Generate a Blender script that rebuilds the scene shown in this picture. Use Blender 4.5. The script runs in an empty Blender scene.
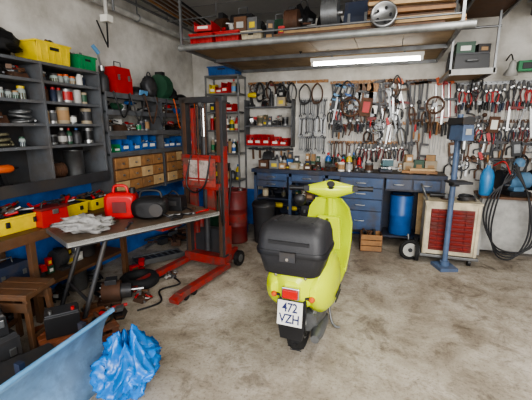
import bpy, math, random
from mathutils import Vector, Matrix, Euler, noise
R=random.Random(11)
rad=math.radians
# ---------------------------------------------------------------- materials
def lin(c):
    return tuple(((x/255)/12.92 if x/255<=.04045 else ((x/255+.055)/1.055)**2.4) for x in c)
MC={}
def M(name,col,rough=.5,metal=0,var=.18,scale=9,bump=.0,dirt=0,emit=0,trans=0):
    if name in MC: return MC[name]
    m=bpy.data.materials.new(name); m.use_nodes=True
    nt=m.node_tree; N=nt.nodes; L=nt.links; p=N['Principled BSDF']
    c=lin(col)
    tc=N.new('ShaderNodeTexCoord'); nz=N.new('ShaderNodeTexNoise'); nz.inputs['Scale'].default_value=scale; nz.inputs['Detail'].default_value=6
    L.new(tc.outputs['Object'],nz.inputs['Vector'])
    cr=N.new('ShaderNodeValToRGB'); L.new(nz.outputs['Fac'],cr.inputs['Fac'])
    e=cr.color_ramp.elements
    e[0].position=.3; e[1].position=.7
    e[0].color=(*[x*(1-var) for x in c],1); e[1].color=(*[min(1,x*(1+var)) for x in c],1)
    out=cr.outputs['Color']
    if dirt>0:
        n2=N.new('ShaderNodeTexNoise'); n2.inputs['Scale'].default_value=scale*.45; n2.inputs['Detail'].default_value=9; n2.inputs['Roughness'].default_value=.7
        L.new(tc.outputs['Object'],n2.inputs['Vector'])
        r2=N.new('ShaderNodeValToRGB'); r2.color_ramp.elements[0].position=.47; r2.color_ramp.elements[1].position=.6
        r2.color_ramp.elements[1].color=(dirt,dirt,dirt,1)
        L.new(n2.outputs['Fac'],r2.inputs['Fac'])
        mx=N.new('ShaderNodeMix'); mx.data_type='RGBA'
        L.new(r2.outputs['Color'],mx.inputs[0]); L.new(out,mx.inputs[6]); mx.inputs[7].default_value=(.07,.055,.042,1)
        out=mx.outputs[2]
    L.new(out,p.inputs['Base Color'])
    p.inputs['Roughness'].default_value=rough; p.inputs['Metallic'].default_value=metal
    if trans: p.inputs['Transmission Weight'].default_value=trans
    if emit:
        p.inputs['Emission Color'].default_value=(*c,1); p.inputs['Emission Strength'].default_value=emit
    if bump>0:
        bp=N.new('ShaderNodeBump'); bp.inputs['Strength'].default_value=bump; bp.inputs['Distance'].default_value=.02
        L.new(nz.outputs['Fac'],bp.inputs['Height']); L.new(bp.outputs['Normal'],p.inputs['Normal'])
    MC[name]=m; return m
black=M('black_plastic',(26,26,28),.45)
rubber=M('rubber',(22,22,23),.8,bump=.3,scale=60)
dgrey=M('dark_grey_metal',(58,59,62),.5,.3,dirt=.5)
shelfm=M('shelf_grey_paint',(86,89,93),.6,.0,dirt=.5)
grey=M('grey_metal',(122,124,125),.4,.6,dirt=.3)
lgrey=M('light_grey',(172,171,166),.5,dirt=.2)
steel=M('steel',(165,166,166),.35,.9)
chrome=M('chrome',(215,215,215),.12,1,var=.03)
white=M('white_plastic',(218,216,208),.4,var=.08)
cream=M('cream_paint',(200,188,160),.5,dirt=.4)
red=M('red_plastic',(172,28,30),.45,dirt=.15)
redp=M('red_paint_worn',(140,34,28),.55,scale=16,dirt=.75)
dred=M('dark_red',(108,28,28),.5,dirt=.35)
orange=M('orange',(200,88,28),.5)
yellow=M('yellow_plastic',(214,188,34),.45,dirt=.15)
lime=M('lime_paint',(208,224,22),.2,var=.04,scale=3)
green=M('green_plastic',(28,125,74),.45)
dgreen=M('dark_green',(38,74,54),.5)
blue=M('blue_plastic',(34,88,152),.4)
lblue=M('light_blue',(95,145,185),.5)
bluep=M('blue_bench_paint',(56,78,112),.45,dirt=.55)
dblue=M('dark_blue_paint',(36,47,70),.5,dirt=.5)
wood=M('wood',(150,108,66),.6,scale=14,dirt=.35)
dwood=M('dark_wood',(92,62,38),.6,scale=14,dirt=.45)
pwood=M('pale_wood',(186,156,114),.6,scale=12,dirt=.15)
card=M('cardboard',(158,126,90),.8)
rust=M('rusty_metal',(90,62,46),.7,.4,dirt=.5)
tail=M('tail_lens',(190,20,15),.15)
glass=M('jar_glass',(150,160,155),.15,var=.15)
olive=M('olive_canvas',(88,84,64),.8)
beige=M('beige_plastic',(160,146,122),.6)
PAL=[red,blue,green,yellow,black,lgrey,grey,white,orange,dgrey,lblue,cream]
DULL=[black,dgrey,grey,lgrey,rust,dgreen,dblue,card,beige,dwood,shelfm,olive]
MIX=PAL+DULL+DULL
# ---------------------------------------------------------------- builder
def TR(loc=(0,0,0),rot=(0,0,0),sc=(1,1,1)):
    return Matrix.Translation(loc)@Euler([rad(a) for a in rot]).to_matrix().to_4x4()@Matrix.Diagonal((*sc,1))
def cr(pts,n=6,closed=False):
    P=[Vector(p) for p in pts]; out=[]; k=len(P)
    rng=range(k if closed else k-1)
    for i in rng:
        if closed: a,b,c,d=P[i-1],P[i],P[(i+1)%k],P[(i+2)%k]
        else: a,b,c,d=P[max(i-1,0)],P[i],P[i+1],P[min(i+2,k-1)]
        for j in range(n):
            t=j/n
            out.append(.5*((2*b)+(c-a)*t+(2*a-5*b+4*c-d)*t*t+(-a+3*b-3*c+d)*t**3))
    if not closed: out.append(P[-1])
    return out
class B:
    def __init__(s,name,T=None): s.name=name; s.v=[];s.f=[];s.fm=[];s.fs=[];s.m=[];s.T=T or Matrix()
    def add(s,vs,fs,m,T=None,smooth=False):
        if m not in s.m: s.m.append(m)
        k=s.m.index(m); n=len(s.v); A=s.T@T if T else s.T
        s.v+=[A@Vector(v) for v in vs]
        for f in fs: s.f.append([i+n for i in f]); s.fm.append(k); s.fs.append(smooth)
    def box(s,c,d,m,rot=(0,0,0),tp=(1,1)):
        x,y,z=[a/2 for a in d]; tx,ty=tp
        vs=[(-x,-y,-z),(x,-y,-z),(x,y,-z),(-x,y,-z),(-x*tx,-y*ty,z),(x*tx,-y*ty,z),(x*tx,y*ty,z),(-x*tx,y*ty,z)]
        s.add(vs,[(3,2,1,0),(4,5,6,7),(0,1,5,4),(1,2,6,5),(2,3,7,6),(3,0,4,7)],m,TR(c,rot))
    def bb(s,x0,x1,y0,y1,z0,z1,m): s.box(((x0+x1)/2,(y0+y1)/2,(z0+z1)/2),(abs(x1-x0),abs(y1-y0),abs(z1-z0)),m)
    def lathe(s,c,prof,m,rot=(0,0,0),seg=16,smooth=True):
        vs=[];fs=[];n=len(prof)
        for r,z in prof:
            for i in range(seg):
                a=2*math.pi*i/seg; vs.append((r*math.cos(a),r*math.sin(a),z))
        for j in range(n-1):
            for i in range(seg):
                k=(i+1)%seg; fs.append((j*seg+i,j*seg+k,(j+1)*seg+k,(j+1)*seg+i))
        T=TR(c,rot); s.add(vs,fs,m,T,smooth)
        if prof[0][0]>1e-4: s.add(vs[:seg],[tuple(range(seg))[::-1]],m,T)
        if prof[-1][0]>1e-4: s.add(vs[-seg:],[tuple(range(seg))],m,T)
    def cyl(s,c,r,h,m,rot=(0,0,0),r2=None,seg=16):
        s.lathe(c,[(r,-h/2),(r if r2 is None else r2,h/2)],m,rot,seg)
    def rod(s,a,b,r,m,seg=8,r2=None):
        s.tube([a,b],[r,r if r2 is None else r2],m,seg)
    def tube(s,pts,r,m,seg=8,closed=False):
        P=[Vector(p) for p in pts]; n=len(P); rr=r if isinstance(r,(list,tuple)) else [r]*n
        vs=[];fs=[];pn=None
        for i in range(n):
            if closed: t=P[(i+1)%n]-P[i-1]
            else: t=P[min(i+1,n-1)]-P[max(i-1,0)]
            if t.length<1e-9: t=Vector((0,0,1))
            t.normalize()
            if pn is None:
                u=Vector((0,0,1)) if abs(t.z)<.9 else Vector((1,0,0))
                pn=(u-t*u.dot(t)).normalized()
            else:
                q=pn-t*pn.dot(t)
                if q.length>1e-6: pn=q.normalized()
            bn=t.cross(pn)
            for k in range(seg):
                a=2*math.pi*k/seg; vs.append(P[i]+(pn*math.cos(a)+bn*math.sin(a))*rr[i])
        for i in range(n if closed else n-1):
            for k in range(seg):
                l=(k+1)%seg; j=(i+1)%n
                fs.append((i*seg+k,i*seg+l,j*seg+l,j*seg+k))
        s.add(vs,fs,m,None,seg>4)
        if not closed:
            s.add(vs[:seg],[tuple(range(seg))[::-1]],m); s.add(vs[-seg:],[tuple(range(seg))],m)
    def prism(s,out,th,m,T=None,smooth=False):
        n=len(out); vs=[(x,y,-th/2) for x,y in out]+[(x,y,th/2) for x,y in out]
        fs=[tuple(range(n))[::-1],tuple(range(n,2*n))]+[(i,(i+1)%n,n+(i+1)%n,n+i) for i in range(n)]
        s.add(vs,fs,m,T,smooth)
    def loft(s,secs,m,T=None,caps=True,closed=True,smooth=True):
        k=len(secs[0]); vs=[p for q in secs for p in q]; fs=[]
        for j in range(len(secs)-1):
            for i in range(k if closed else k-1):
                l=(i+1)%k; fs.append((j*k+i,j*k+l,(j+1)*k+l,(j+1)*k+i))
        s.add(vs,fs,m,T,smooth)
        if caps and closed: s.add(secs[0],[tuple(range(k))[::-1]],m,T); s.add(secs[-1],[tuple(range(k))],m,T)
    def sph(s,c,r,m,seg=16,rings=10,rot=(0,0,0),lo=-1,hi=1,nz=0,fr=3,seed=0):
        if not isinstance(r,(list,tuple)): r=(r,r,r)
        a0=math.asin(lo);a1=math.asin(hi); secs=[]
        for j in range(rings+1):
            a=a0+(a1-a0)*j/rings; q=[]
            for i in range(seg):
                b=2*math.pi*i/seg; d=Vector((math.cos(a)*math.cos(b),math.cos(a)*math.sin(b),math.sin(a)))
                g=1+(nz*noise.noise(d*fr+Vector((seed,seed*.7,0)))+nz*.5*noise.noise(d*fr*2.7+Vector((seed,3,1))) if nz else 0)
                q.append((d.x*r[0]*g,d.y*r[1]*g,d.z*r[2]*g))
            secs.append(q)
        s.loft(secs,m,TR(c,rot))
    def torus(s,c,R_,r,m,rot=(0,0,0),n=24,seg=8):
        T=TR(c,rot); s.tube([T@Vector((R_*math.cos(2*math.pi*i/n),R_*math.sin(2*math.pi*i/n),0)) for i in range(n)],r,m,seg,True)
    def done(s,loc=(0,0,0),rot=(0,0,0),bev=0,parent=None,sub=0):
        if not s.v: return None
        me=bpy.data.meshes.new(s.name); me.from_pydata([tuple(v) for v in s.v],[],s.f)
        for m in s.m: me.materials.append(m)
        me.polygons.foreach_set('material_index',s.fm); me.polygons.foreach_set('use_smooth',s.fs); me.update()
        o=bpy.data.objects.new(s.name,me)
        if loc==(0,0,0) and rot==(0,0,0):
            xs=[v.co.x for v in me.vertices]; ys=[v.co.y for v in me.vertices]; zs=[v.co.z for v in me.vertices]
            c=Vector(((min(xs)+max(xs))/2,(min(ys)+max(ys))/2,min(zs)))
            if parent is None:
                me.transform(Matrix.Translation(-c)); o.location=c
        else:
            o.location=loc; o.rotation_euler=[rad(a) for a in rot]
        bpy.context.scene.collection.objects.link(o)
        if bev:
            b=o.modifiers.new('bevel','BEVEL'); b.width=bev; b.segments=2; b.limit_method='ANGLE'; b.angle_limit=rad(40)
        if parent: o.parent=parent
        return o
# ---------------------------------------------------------------- room
XL,XR,YB,YF,ZC=-3.1,3.0,5.3,-1.2,3.1
def wallmat(name,split=None):
    m=bpy.data.materials.new(name); m.use_nodes=True; nt=m.node_tree;N=nt.nodes;L=nt.links;p=N['Principled BSDF']
    g=N.new('ShaderNodeNewGeometry'); s=N.new('ShaderNodeSeparateXYZ'); L.new(g.outputs['Position'],s.inputs[0])
    nz=N.new('ShaderNodeTexNoise'); nz.inputs['Scale'].default_value=2.2; nz.inputs['Detail'].default_value=8; nz.inputs['Roughness'].default_value=.65
    L.new(g.outputs['Position'],nz.inputs['Vector'])
    c1=N.new('ShaderNodeValToRGB'); L.new(nz.outputs['Fac'],c1.inputs['Fac'])
    c1.color_ramp.elements[0].position=.3;c1.color_ramp.elements[1].position=.65
    c1.color_ramp.elements[0].color=(*lin((160,155,145)),1);c1.color_ramp.elements[1].color=(*lin((216,213,206)),1)
    out=c1.outputs['Color']
    cmb=N.new('ShaderNodeCombineXYZ'); ad=N.new('ShaderNodeMath'); ad.operation='ADD'
    L.new(s.outputs['X'],ad.inputs[0]);L.new(s.outputs['Y'],ad.inputs[1]);L.new(ad.outputs[0],cmb.inputs[0]);L.new(s.outputs['Z'],cmb.inputs[1])
    br=N.new('ShaderNodeTexBrick'); br.inputs['Scale'].default_value=1; br.inputs['Brick Width'].default_value=.4; br.inputs['Row Height'].default_value=.2; br.inputs['Mortar Size'].default_value=.006
    L.new(cmb.outputs[0],br.inputs['Vector'])
    bp=N.new('ShaderNodeBump'); bp.inputs['Strength'].default_value=.5; bp.inputs['Distance'].default_value=.006; bp.invert=True
    L.new(br.outputs['Fac'],bp.inputs['Height']); L.new(bp.outputs['Normal'],p.inputs['Normal'])
    if split:
        c2=N.new('ShaderNodeValToRGB'); L.new(nz.outputs['Fac'],c2.inputs['Fac'])
        c2.color_ramp.elements[0].position=.35;c2.color_ramp.elements[1].position=.6
        c2.color_ramp.elements[0].color=(*lin((30,72,138)),1);c2.color_ramp.elements[1].color=(*lin((52,112,190)),1)
        lt=N.new('ShaderNodeMath'); lt.operation='LESS_THAN'; L.new(s.outputs['Z'],lt.inputs[0]); lt.inputs[1].default_value=split
        mx=N.new('ShaderNodeMix'); mx.data_type='RGBA'; L.new(lt.outputs[0],mx.inputs[0]);L.new(out,mx.inputs[6]);L.new(c2.outputs['Color'],mx.inputs[7]); out=mx.outputs[2]
    L.new(out,p.inputs['Base Color']); p.inputs['Roughness'].default_value=.75
    return m
def floormat():
    m=bpy.data.materials.new('worn_concrete'); m.use_nodes=True; nt=m.node_tree;N=nt.nodes;L=nt.links;p=N['Principled BSDF']
    g=N.new('ShaderNodeNewGeometry')
    def nz(sc,d=8,r=.6,dist=0):
        n=N.new('ShaderNodeTexNoise'); n.inputs['Scale'].default_value=sc;n.inputs['Detail'].default_value=d;n.inputs['Roughness'].default_value=r;n.inputs['Distortion'].default_value=dist
        L.new(g.outputs['Position'],n.inputs['Vector']); return n
    def ramp(n,stops):
        c=N.new('ShaderNodeValToRGB'); L.new(n.outputs['Fac'],c.inputs['Fac'])
        while len(c.color_ramp.elements)<len(stops): c.color_ramp.elements.new(.5)
        for e,(q,col) in zip(c.color_ramp.elements,stops): e.position=q;e.color=(*col,1)
        return c
    def mul(a,b_,f):
        mx=N.new('ShaderNodeMix'); mx.data_type='RGBA'; mx.blend_type='MULTIPLY'; mx.inputs[0].default_value=f
        L.new(a,mx.inputs[6]);L.new(b_,mx.inputs[7]); return mx.outputs[2]
    a=nz(1.3,12,.7,.4); c=ramp(a,[(.3,lin((124,112,98))),(.44,lin((156,146,131))),(.54,lin((178,169,155))),(.68,lin((204,197,186)))])
    b=nz(5,14,.8,.5); d=ramp(b,[(.38,(.4,.36,.31)),(.46,(.8,.78,.75)),(.53,(1,1,1)),(1,(1.05,1.05,1.05))])
    o=mul(c.outputs[0],d.outputs[0],.72)
    e=nz(48,8,.78); f=ramp(e,[(.36,(.38,.34,.3)),(.47,(1,1,1)),(1,(1.15,1.13,1.1))])
    o=mul(o,f.outputs[0],.75)
    h=nz(2.1,8,.66,1.2); k=ramp(h,[(.33,(.36,.32,.28)),(.41,(1,1,1)),(1,(1,1,1))]); o=mul(o,k.outputs[0],.7)
    L.new(o,p.inputs['Base Color']); p.inputs['Roughness'].default_value=.62
    bp=N.new('ShaderNodeBump'); bp.inputs['Strength'].default_value=.5;bp.inputs['Distance'].default_value=.01
    L.new(b.outputs['Fac'],bp.inputs['Height']);L.new(bp.outputs['Normal'],p.inputs['Normal'])
    return m
wl=wallmat('painted_block_left',1.12); wb=wallmat('painted_block_back',.6)
ceil=M('ceiling_concrete',(172,170,165),.8,var=.12,scale=2,bump=.1)
b=B('wall_left'); b.bb(XL-.15,XL,YF,YB,0,ZC,wl); b.done()
b=B('wall_back'); b.bb(XL-.15,XR+.15,YB,YB+.15,0,ZC,wb); b.done()
b=B('wall_right'); b.bb(XR,XR+.15,YF,YB,0,ZC,wb); b.done()
b=B('floor'); b.bb(XL-.15,XR+.15,YF-6,YB+.15,-.1,0,floormat()); b.done()
b=B('ceiling'); b.bb(XL-.15,XR+.15,YF,YB+.15,ZC,ZC+.15,ceil)
for i in range(12): b.bb(XL,XR,-1+i*.53,-.995+i*.53,ZC-.004,ZC,grey)
b.done()
# ---------------------------------------------------------------- small item makers (sit on z=0, front = -y)
def i_can(b,w,h):
    r=w/2; b.lathe((0,0,0),[(r,0),(r,.005),(r*.97,.01),(r*.97,h-.012),(r,h-.008),(r,h),(r*.85,h),(r*.85,h-.006)],R.choice([steel,lgrey,white,grey,beige]))
    b.lathe((0,0,0),[(r*.985,h*.2),(r*.985,h*.8)],R.choice(MIX))
    if R.random()<.5: b.torus((0,0,h*.75),r*1.02,.002,steel,(60,0,0),16,4)
def i_jar(b,w,h):
    r=w/2; b.lathe((0,0,0),[(r,0),(r,h*.7),(r*.75,h*.82)],glass,seg=12); b.lathe((0,0,0),[(r*.7,h*.0+.006),(r*1.02,h*.02),(r*1.02,h*.5)],R.choice(DULL),seg=10)
    b.cyl((0,0,h*.9),r*.85,h*.18,R.choice(MIX),seg=12)
def i_bin(b,w,h,m=None):
    m=m or R.choice([red,red,blue,green,yellow,dgrey]); d=w*1.3; t=.004
    b.box((0,0,t),(w,d,t*2),m); b.box((-w/2,0,h/2),(t,d,h),m); b.box((w/2,0,h/2),(t,d,h),m); b.box((0,d/2,h/2),(w,t,h),m)
    b.box((0,-d/2,h*.28),(w,t,h*.56),m,(12,0,0)); b.box((0,-d/2-.006,h*.35),(w*.6,.004,h*.25),white)
    for k in range(6): b.cyl((R.uniform(-.35,.35)*w,R.uniform(-.35,.3)*d,h*.5),w*.07,h*.5,R.choice([steel,rust,black,grey]),(R.uniform(0,80),R.uniform(0,80),0),seg=6)
def i_redbin(b,w,h): i_bin(b,w,h,red)
def i_bluebin(b,w,h): i_bin(b,w,h,blue)
def i_bottle(b,w,h):
    r=w/2; m=R.choice([white,white,blue,red,yellow,dgreen,black,beige,dgrey]); b.lathe((0,0,0),[(r,0),(r,h*.62),(r*.75,h*.75),(r*.3,h*.82),(r*.3,h*.88)],m,seg=12)
    b.cyl((0,0,h*.93),r*.38,h*.14,R.choice([red,black,white,blue]),seg=10); b.lathe((0,0,0),[(r*1.02,h*.15),(r*1.02,h*.5)],R.choice(MIX),seg=12)
def i_spray(b,w,h):
    r=min(w/2,.033); b.lathe((0,0,0),[(r,0),(r,h*.78),(r*.6,h*.84)],R.choice(MIX),seg=12); b.cyl((0,0,h*.92),r*.62,h*.17,R.choice([white,red,black]),seg=10)
def i_box(b,w,h):
    m=R.choice(DULL+DULL+[card,card,blue,red,white]); d=w*.9
    b.box((0,0,h/2),(w,d,h),m); b.box((0,0,h*.9),(w*1.03,d*1.03,h*.14),m); b.box((0,-d/2-.002,h*.45),(w*.55,.004,h*.4),R.choice([white,yellow,lgrey,card]))
def i_case(b,w,h):
    m=R.choice([black,dblue,red,black,dgrey,dgreen,olive]); d=w*.6
    b.box((0,0,h*.28),(w,d,h*.52),m); b.box((0,0,h*.68),(w*.98,d*.96,h*.3),m,tp=(.92,.85)); b.tube([(-w*.2,0,h*.8),(-w*.18,0,h),(w*.18,0,h),(w*.2,0,h*.8)],.007,grey,6)
    for s in(-1,1): b.box((s*w*.3,-d/2-.003,h*.52),(w*.1,.008,h*.16),grey)
def i_coil(b,w,h):
    m=R.choice([black,black,orange,dgrey,grey,dgrey,olive]); 
    for k in range(3): b.torus((0,0,.02+k*h*.25),w*.42-k*.006,.012,m,(R.uniform(-8,8),R.uniform(-8,8),0),14,6)
    b.tube(cr([(w*.4,0,h*.4),(w*.45,-w*.2,h*.2),(w*.3,-w*.5,.02)],4),.009,m,6)
def i_drill(b,w,h):
    m=R.choice([blue,green,red,orange,dgreen,dgrey,yellow,black]); 
    b.lathe((-w*.05,0,h*.78),[(h*.1,-w*.45),(h*.17,-w*.35),(h*.18,w*.1),(h*.13,w*.25)],m,(0,90,0),12); b.cyl((w*.32,0,h*.78),h*.08,w*.25,black,(0,90,0),r2=h*.04,seg=10)
    b.box((-w*.2,0,h*.4),(w*.16,h*.2,h*.6),black,(0,-12,0)); b.box((-w*.16,0,h*.08),(w*.4,h*.3,h*.16),black)
def i_grind(b,w,h):
    m=R.choice([dgreen,blue,black,grey]); b.cyl((0,0,h*.4),h*.28,w*.7,m,(0,90,0),seg=12); b.cyl((w*.38,0,h*.35),h*.35,h*.5,grey,seg=12); b.cyl((w*.38,0,h*.06),h*.6,.012,rust,seg=16); b.cyl((w*.38,h*.5,h*.4),h*.12,h*.7,black,(90,0,0),seg=8)
def i_wheel(b,w,h):
    r=min(w,h*1.4)/2; b.torus((0,0,r),r*.78,r*.22,rubber,(90,0,0),18,8); b.cyl((0,0,r),r*.62,r*.25,R.choice([grey,lgrey,rust]),(90,0,0)); b.cyl((0,0,r),r*.2,r*.5,steel,(90,0,0),seg=10)
def i_motor(b,w,h):
    r=h*.42; m=R.choice([dgrey,dgreen,rust,grey,dblue]); b.cyl((0,0,r+.02),r,w*.65,m,(0,90,0)); 
    for k in range(5): b.cyl((-w*.24+k*w*.12,0,r+.02),r*1.04,w*.03,m,(0,90,0))
    b.cyl((w*.4,0,r+.02),r*.2,w*.2,steel,(0,90,0),seg=8); b.box((0,0,.012),(w*.6,h*.9,.024),m); b.box((0,0,h*.9),(w*.3,h*.3,h*.2),black)
def i_books(b,w,h):
    x=-w/2
    while x<w/2-.012:
        t=R.uniform(.012,.03); hh=h*R.uniform(.75,1); b.box((x+t/2,0,hh/2),(t*.92,w*.5,hh),R.choice(MIX)); x+=t
def i_scrap(b,w,h):
    for k in range(12):
        m=R.choice([rust,steel,grey,black,dgrey,lgrey,dwood,red]); q=R.random(); x,y=R.uniform(-.32,.32)*w,R.uniform(-.3,.3)*w; z=h*R.uniform(.08,.75)
        if q<.4: b.cyl((x,y,max(z,.012)),w*R.uniform(.03,.08),w*R.uniform(.3,.6),m,(90,0,R.uniform(0,180)),seg=8)
        elif q<.7: b.box((x,y,max(z,.02)),(w*R.uniform(.2,.45),w*R.uniform(.1,.3),h*R.uniform(.1,.4)),m,(0,R.uniform(-14,14),R.uniform(0,90)))
        else: b.torus((x,y,max(z,.02)),w*.16,w*.03,m,(R.uniform(0,25),R.uniform(0,25),0),12,6)
    b.box((0,0,h*.2),(w*.7,w*.6,h*.4),R.choice([rust,dgrey,black]),(0,0,R.uniform(-15,15)),tp=(.8,.8))
def i_bag(b,w,h):
    m=R.choice([black,olive,dgrey,dblue,rubber]); b.sph((0,0,h*.42),(w*.48,w*.34,h*.44),m,seg=20,rings=12,nz=.35,seed=R.uniform(0,30)); b.tube(cr([(-w*.2,0,h*.7),(-w*.1,0,h*.98),(w*.1,0,h*.98),(w*.2,0,h*.7)],4),.008,dgrey,6)
def i_helmet(b,w,h):
    m=R.choice([black,white,dgrey,red]); r=w*.42; b.sph((0,0,r*.15),(r,r*1.1,r),m,lo=-.15); b.box((0,-r*.98,r*.45),(r*1.3,.02,r*.5),R.choice([black,lblue]),(15,0,0))
def i_pot(b,w,h):
    m=R.choice([grey,dgrey,steel,rust]); r=w*.42; b.lathe((0,0,0),[(r*.9,0),(r,h*.1),(r,h),(r*1.05,h),(r*.94,h-.004),(r*.92,h*.3)],m,seg=18); b.rod((r,0,h*.85),(r+w*.5,0,h*.95),.009,black); b.lathe((0,0,0),[(r*.9,h*.5),(0,h*.5)],R.choice([rust,black]),seg=18)
IT={'paint_cans':i_can,'glass_jars':i_jar,'parts_bins':i_bin,'red_parts_bins':i_redbin,'blue_parts_bins':i_bluebin,'fluid_bottles':i_bottle,'spray_cans':i_spray,'small_boxes':i_box,'tool_cases':i_case,'cable_coils':i_coil,'power_drills':i_drill,'angle_grinders':i_grind,'spare_wheels':i_wheel,'electric_motors':i_motor,'repair_manuals':i_books,'metal_spare_parts':i_scrap,'tool_bags':i_bag,'safety_helmets':i_helmet,'old_saucepan':i_pot}
WR={'paint_cans':(.07,.12),'glass_jars':(.05,.08),'parts_bins':(.09,.14),'red_parts_bins':(.12,.15),'blue_parts_bins':(.12,.16),'fluid_bottles':(.05,.09),'spray_cans':(.06,.068),'small_boxes':(.06,.16),'tool_cases':(.2,.32),'cable_coils':(.14,.22),'power_drills':(.18,.26),'angle_grinders':(.2,.26),'spare_wheels':(.14,.22),'electric_motors':(.16,.26),'repair_manuals':(.1,.2),'metal_spare_parts':(.14,.24),'tool_bags':(.22,.34),'safety_helmets':(.24,.28),'old_saucepan':(.18,.24)}
SINGLE={'tool_cases','cable_coils','power_drills','angle_grinders','spare_wheels','electric_motors','repair_manuals','metal_spare_parts','tool_bags','safety_helmets','old_saucepan'}
def shelf_row(kinds,u0,u1,z,hmax,place,dep,gap=.01,two=False,hs=1):
    for layer in ((.25,-.2) if two else (0,)):
        u=u0
        while u<u1-.06:
            k=R.choice(kinds); b=B(k); cnt=1 if k in SINGLE else R.randint(1,4); any_=False
            for _ in range(cnt):
                w=R.uniform(*WR[k])
                if w>u1-u: break
                if k in('cable_coils','spare_wheels','metal_spare_parts','small_boxes'): w=min(w,dep*.92)
                if k in('parts_bins','red_parts_bins','blue_parts_bins'): w=min(w,dep/1.35)
                h=min(hmax,w*R.uniform(1.0,1.7)) if k in('paint_cans','glass_jars') else min(hmax,{'fluid_bottles':R.uniform(.16,.26),'spray_cans':R.uniform(.17,.22)}.get(k,w*R.uniform(.55,1.0)*hs))
                if k=='safety_helmets' : h=.2
                yy=R.uniform(-.12,.12)*max(0,dep-w) if not two else 0
                loc,rz=place(u+w/2,layer*dep*.8+yy); ang=0 if k in('tool_cases','tool_bags','electric_motors','power_drills','angle_grinders') else R.uniform(-10,10)
                b.T=TR((loc[0],loc[1],z+.001),(0,0,rz+ang*(.5 if k=='small_boxes' else 1))); IT[k](b,w*.95,h); any_=True
                if k in('small_boxes','tool_cases') and h<hmax*.65 and R.random()<.75:
                    b.T=TR((loc[0],loc[1],z+.002+h),(0,0,rz+R.uniform(-20,20))); i_box(b,w*.7,min(h,hmax-h-.01))
                u+=w+R.uniform(.3,1.2)*gap
            if any_: b.done()
            else:
                u+=.05
L_=lambda xc:(lambda u,d:((xc-d,u),90))
K_=lambda yc:(lambda u,d:((u,yc+d),0))
# ---------------------------------------------------------------- left shelving A
XA=-2.8
b=B('metal_shelving_rack')
ZA=[1.11,1.44,1.63,1.82,1.99,2.14]
for z in ZA: b.bb(XL+.002,XA,1.0,2.95,z-.025,z,shelfm)
b.bb(XA,XA+.02,1.0,2.95,1.05,1.15,dgrey)
for y in (1.0,1.65,2.3,2.93): b.bb(XL+.002,XA+.005,y,y+.022,1.085,2.14,shelfm)
b.bb(XL+.002,XL+.012,1.0,2.95,1.09,2.14,dgrey)
b.done(bev=.002)
for i,z in enumerate(ZA[:-1]):
    hm=ZA[i+1]-z-.04
    for (a,c) in((1.03,1.64),(1.68,2.29),(2.33,2.92)):
        if i==0: ks=['angle_grinders','cable_coils','electric_motors','power_drills','metal_spare_parts','old_saucepan']
        elif c>2.5 and i in(1,2): ks=['paint_cans','paint_cans','fluid_bottles','metal_spare_parts']
        elif c>2.5: ks=['paint_cans','glass_jars','spray_cans','metal_spare_parts']
        else: ks=['glass_jars','small_boxes','metal_spare_parts','small_boxes','repair_manuals','metal_spare_parts','cable_coils']
        shelf_row(ks,a,c,z,hm,L_(-2.92),.25,gap=.002,hs=1.3)
def crate(name,loc,rz,w,d,h,m):
    b=B(name); t=.006
    b.box((0,0,t/2),(w*.9,d*.9,t),m)
    for s in(-1,1):
        b.box((s*w*.475,0,h/2),(t,d*.95,h),m,(0,s*6,0)); b.box((0,s*d*.475,h/2),(w*.95,t,h),m,(-s*6,0,0))
        b.box((s*w*.5,0,h),(.02,d*1.04,.014),m); b.box((0,s*d*.5,h),(w*1.04,.02,.014),m)
        for k in range(5): b.box((-w*.38+k*w*.19,s*(d*.49+.004),h*.5),(.008,.008,h*.9),m)
        b.box((0,s*(d*.5+.006),h*.72),(w*.25,.006,h*.16),black)
    for k in range(12): b.cyl((R.uniform(-.35,.35)*w,R.uniform(-.3,.3)*d,h*.75),.014,h*1.1,R.choice(DULL),(R.uniform(-50,50),R.uniform(-60,60),0),seg=8)
    b.done(loc=(loc[0],loc[1],loc[2]+.002),rot=(0,0,rz))
crate('storage_crate',(-2.93,2.46,2.14),90,.34,.26,.16,yellow)
crate('storage_crate',(-2.93,2.83,2.14),90,.22,.24,.12,green)
b=B('black_tarp_bundle'); b.sph((0,0,.1),(.1,.22,.1),black,seg=30,rings=18,nz=.4,fr=3,seed=2); b.done(loc=(-2.92,2.0,2.15))
b=B('gas_torch_cylinder'); b.lathe((0,0,0),[(.055,0),(.06,.02),(.06,.14),(.05,.18),(.02,.2),(.02,.23)],dgrey); b.cyl((0,0,.25),.03,.05,steel); b.rod((0,0,.26),(.02,-.06,.4),.01,steel); b.cyl((.02,-.08,.42),.02,.09,lblue,(50,0,0))
b.done(loc=(-2.9,3.1,1.951))
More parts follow.
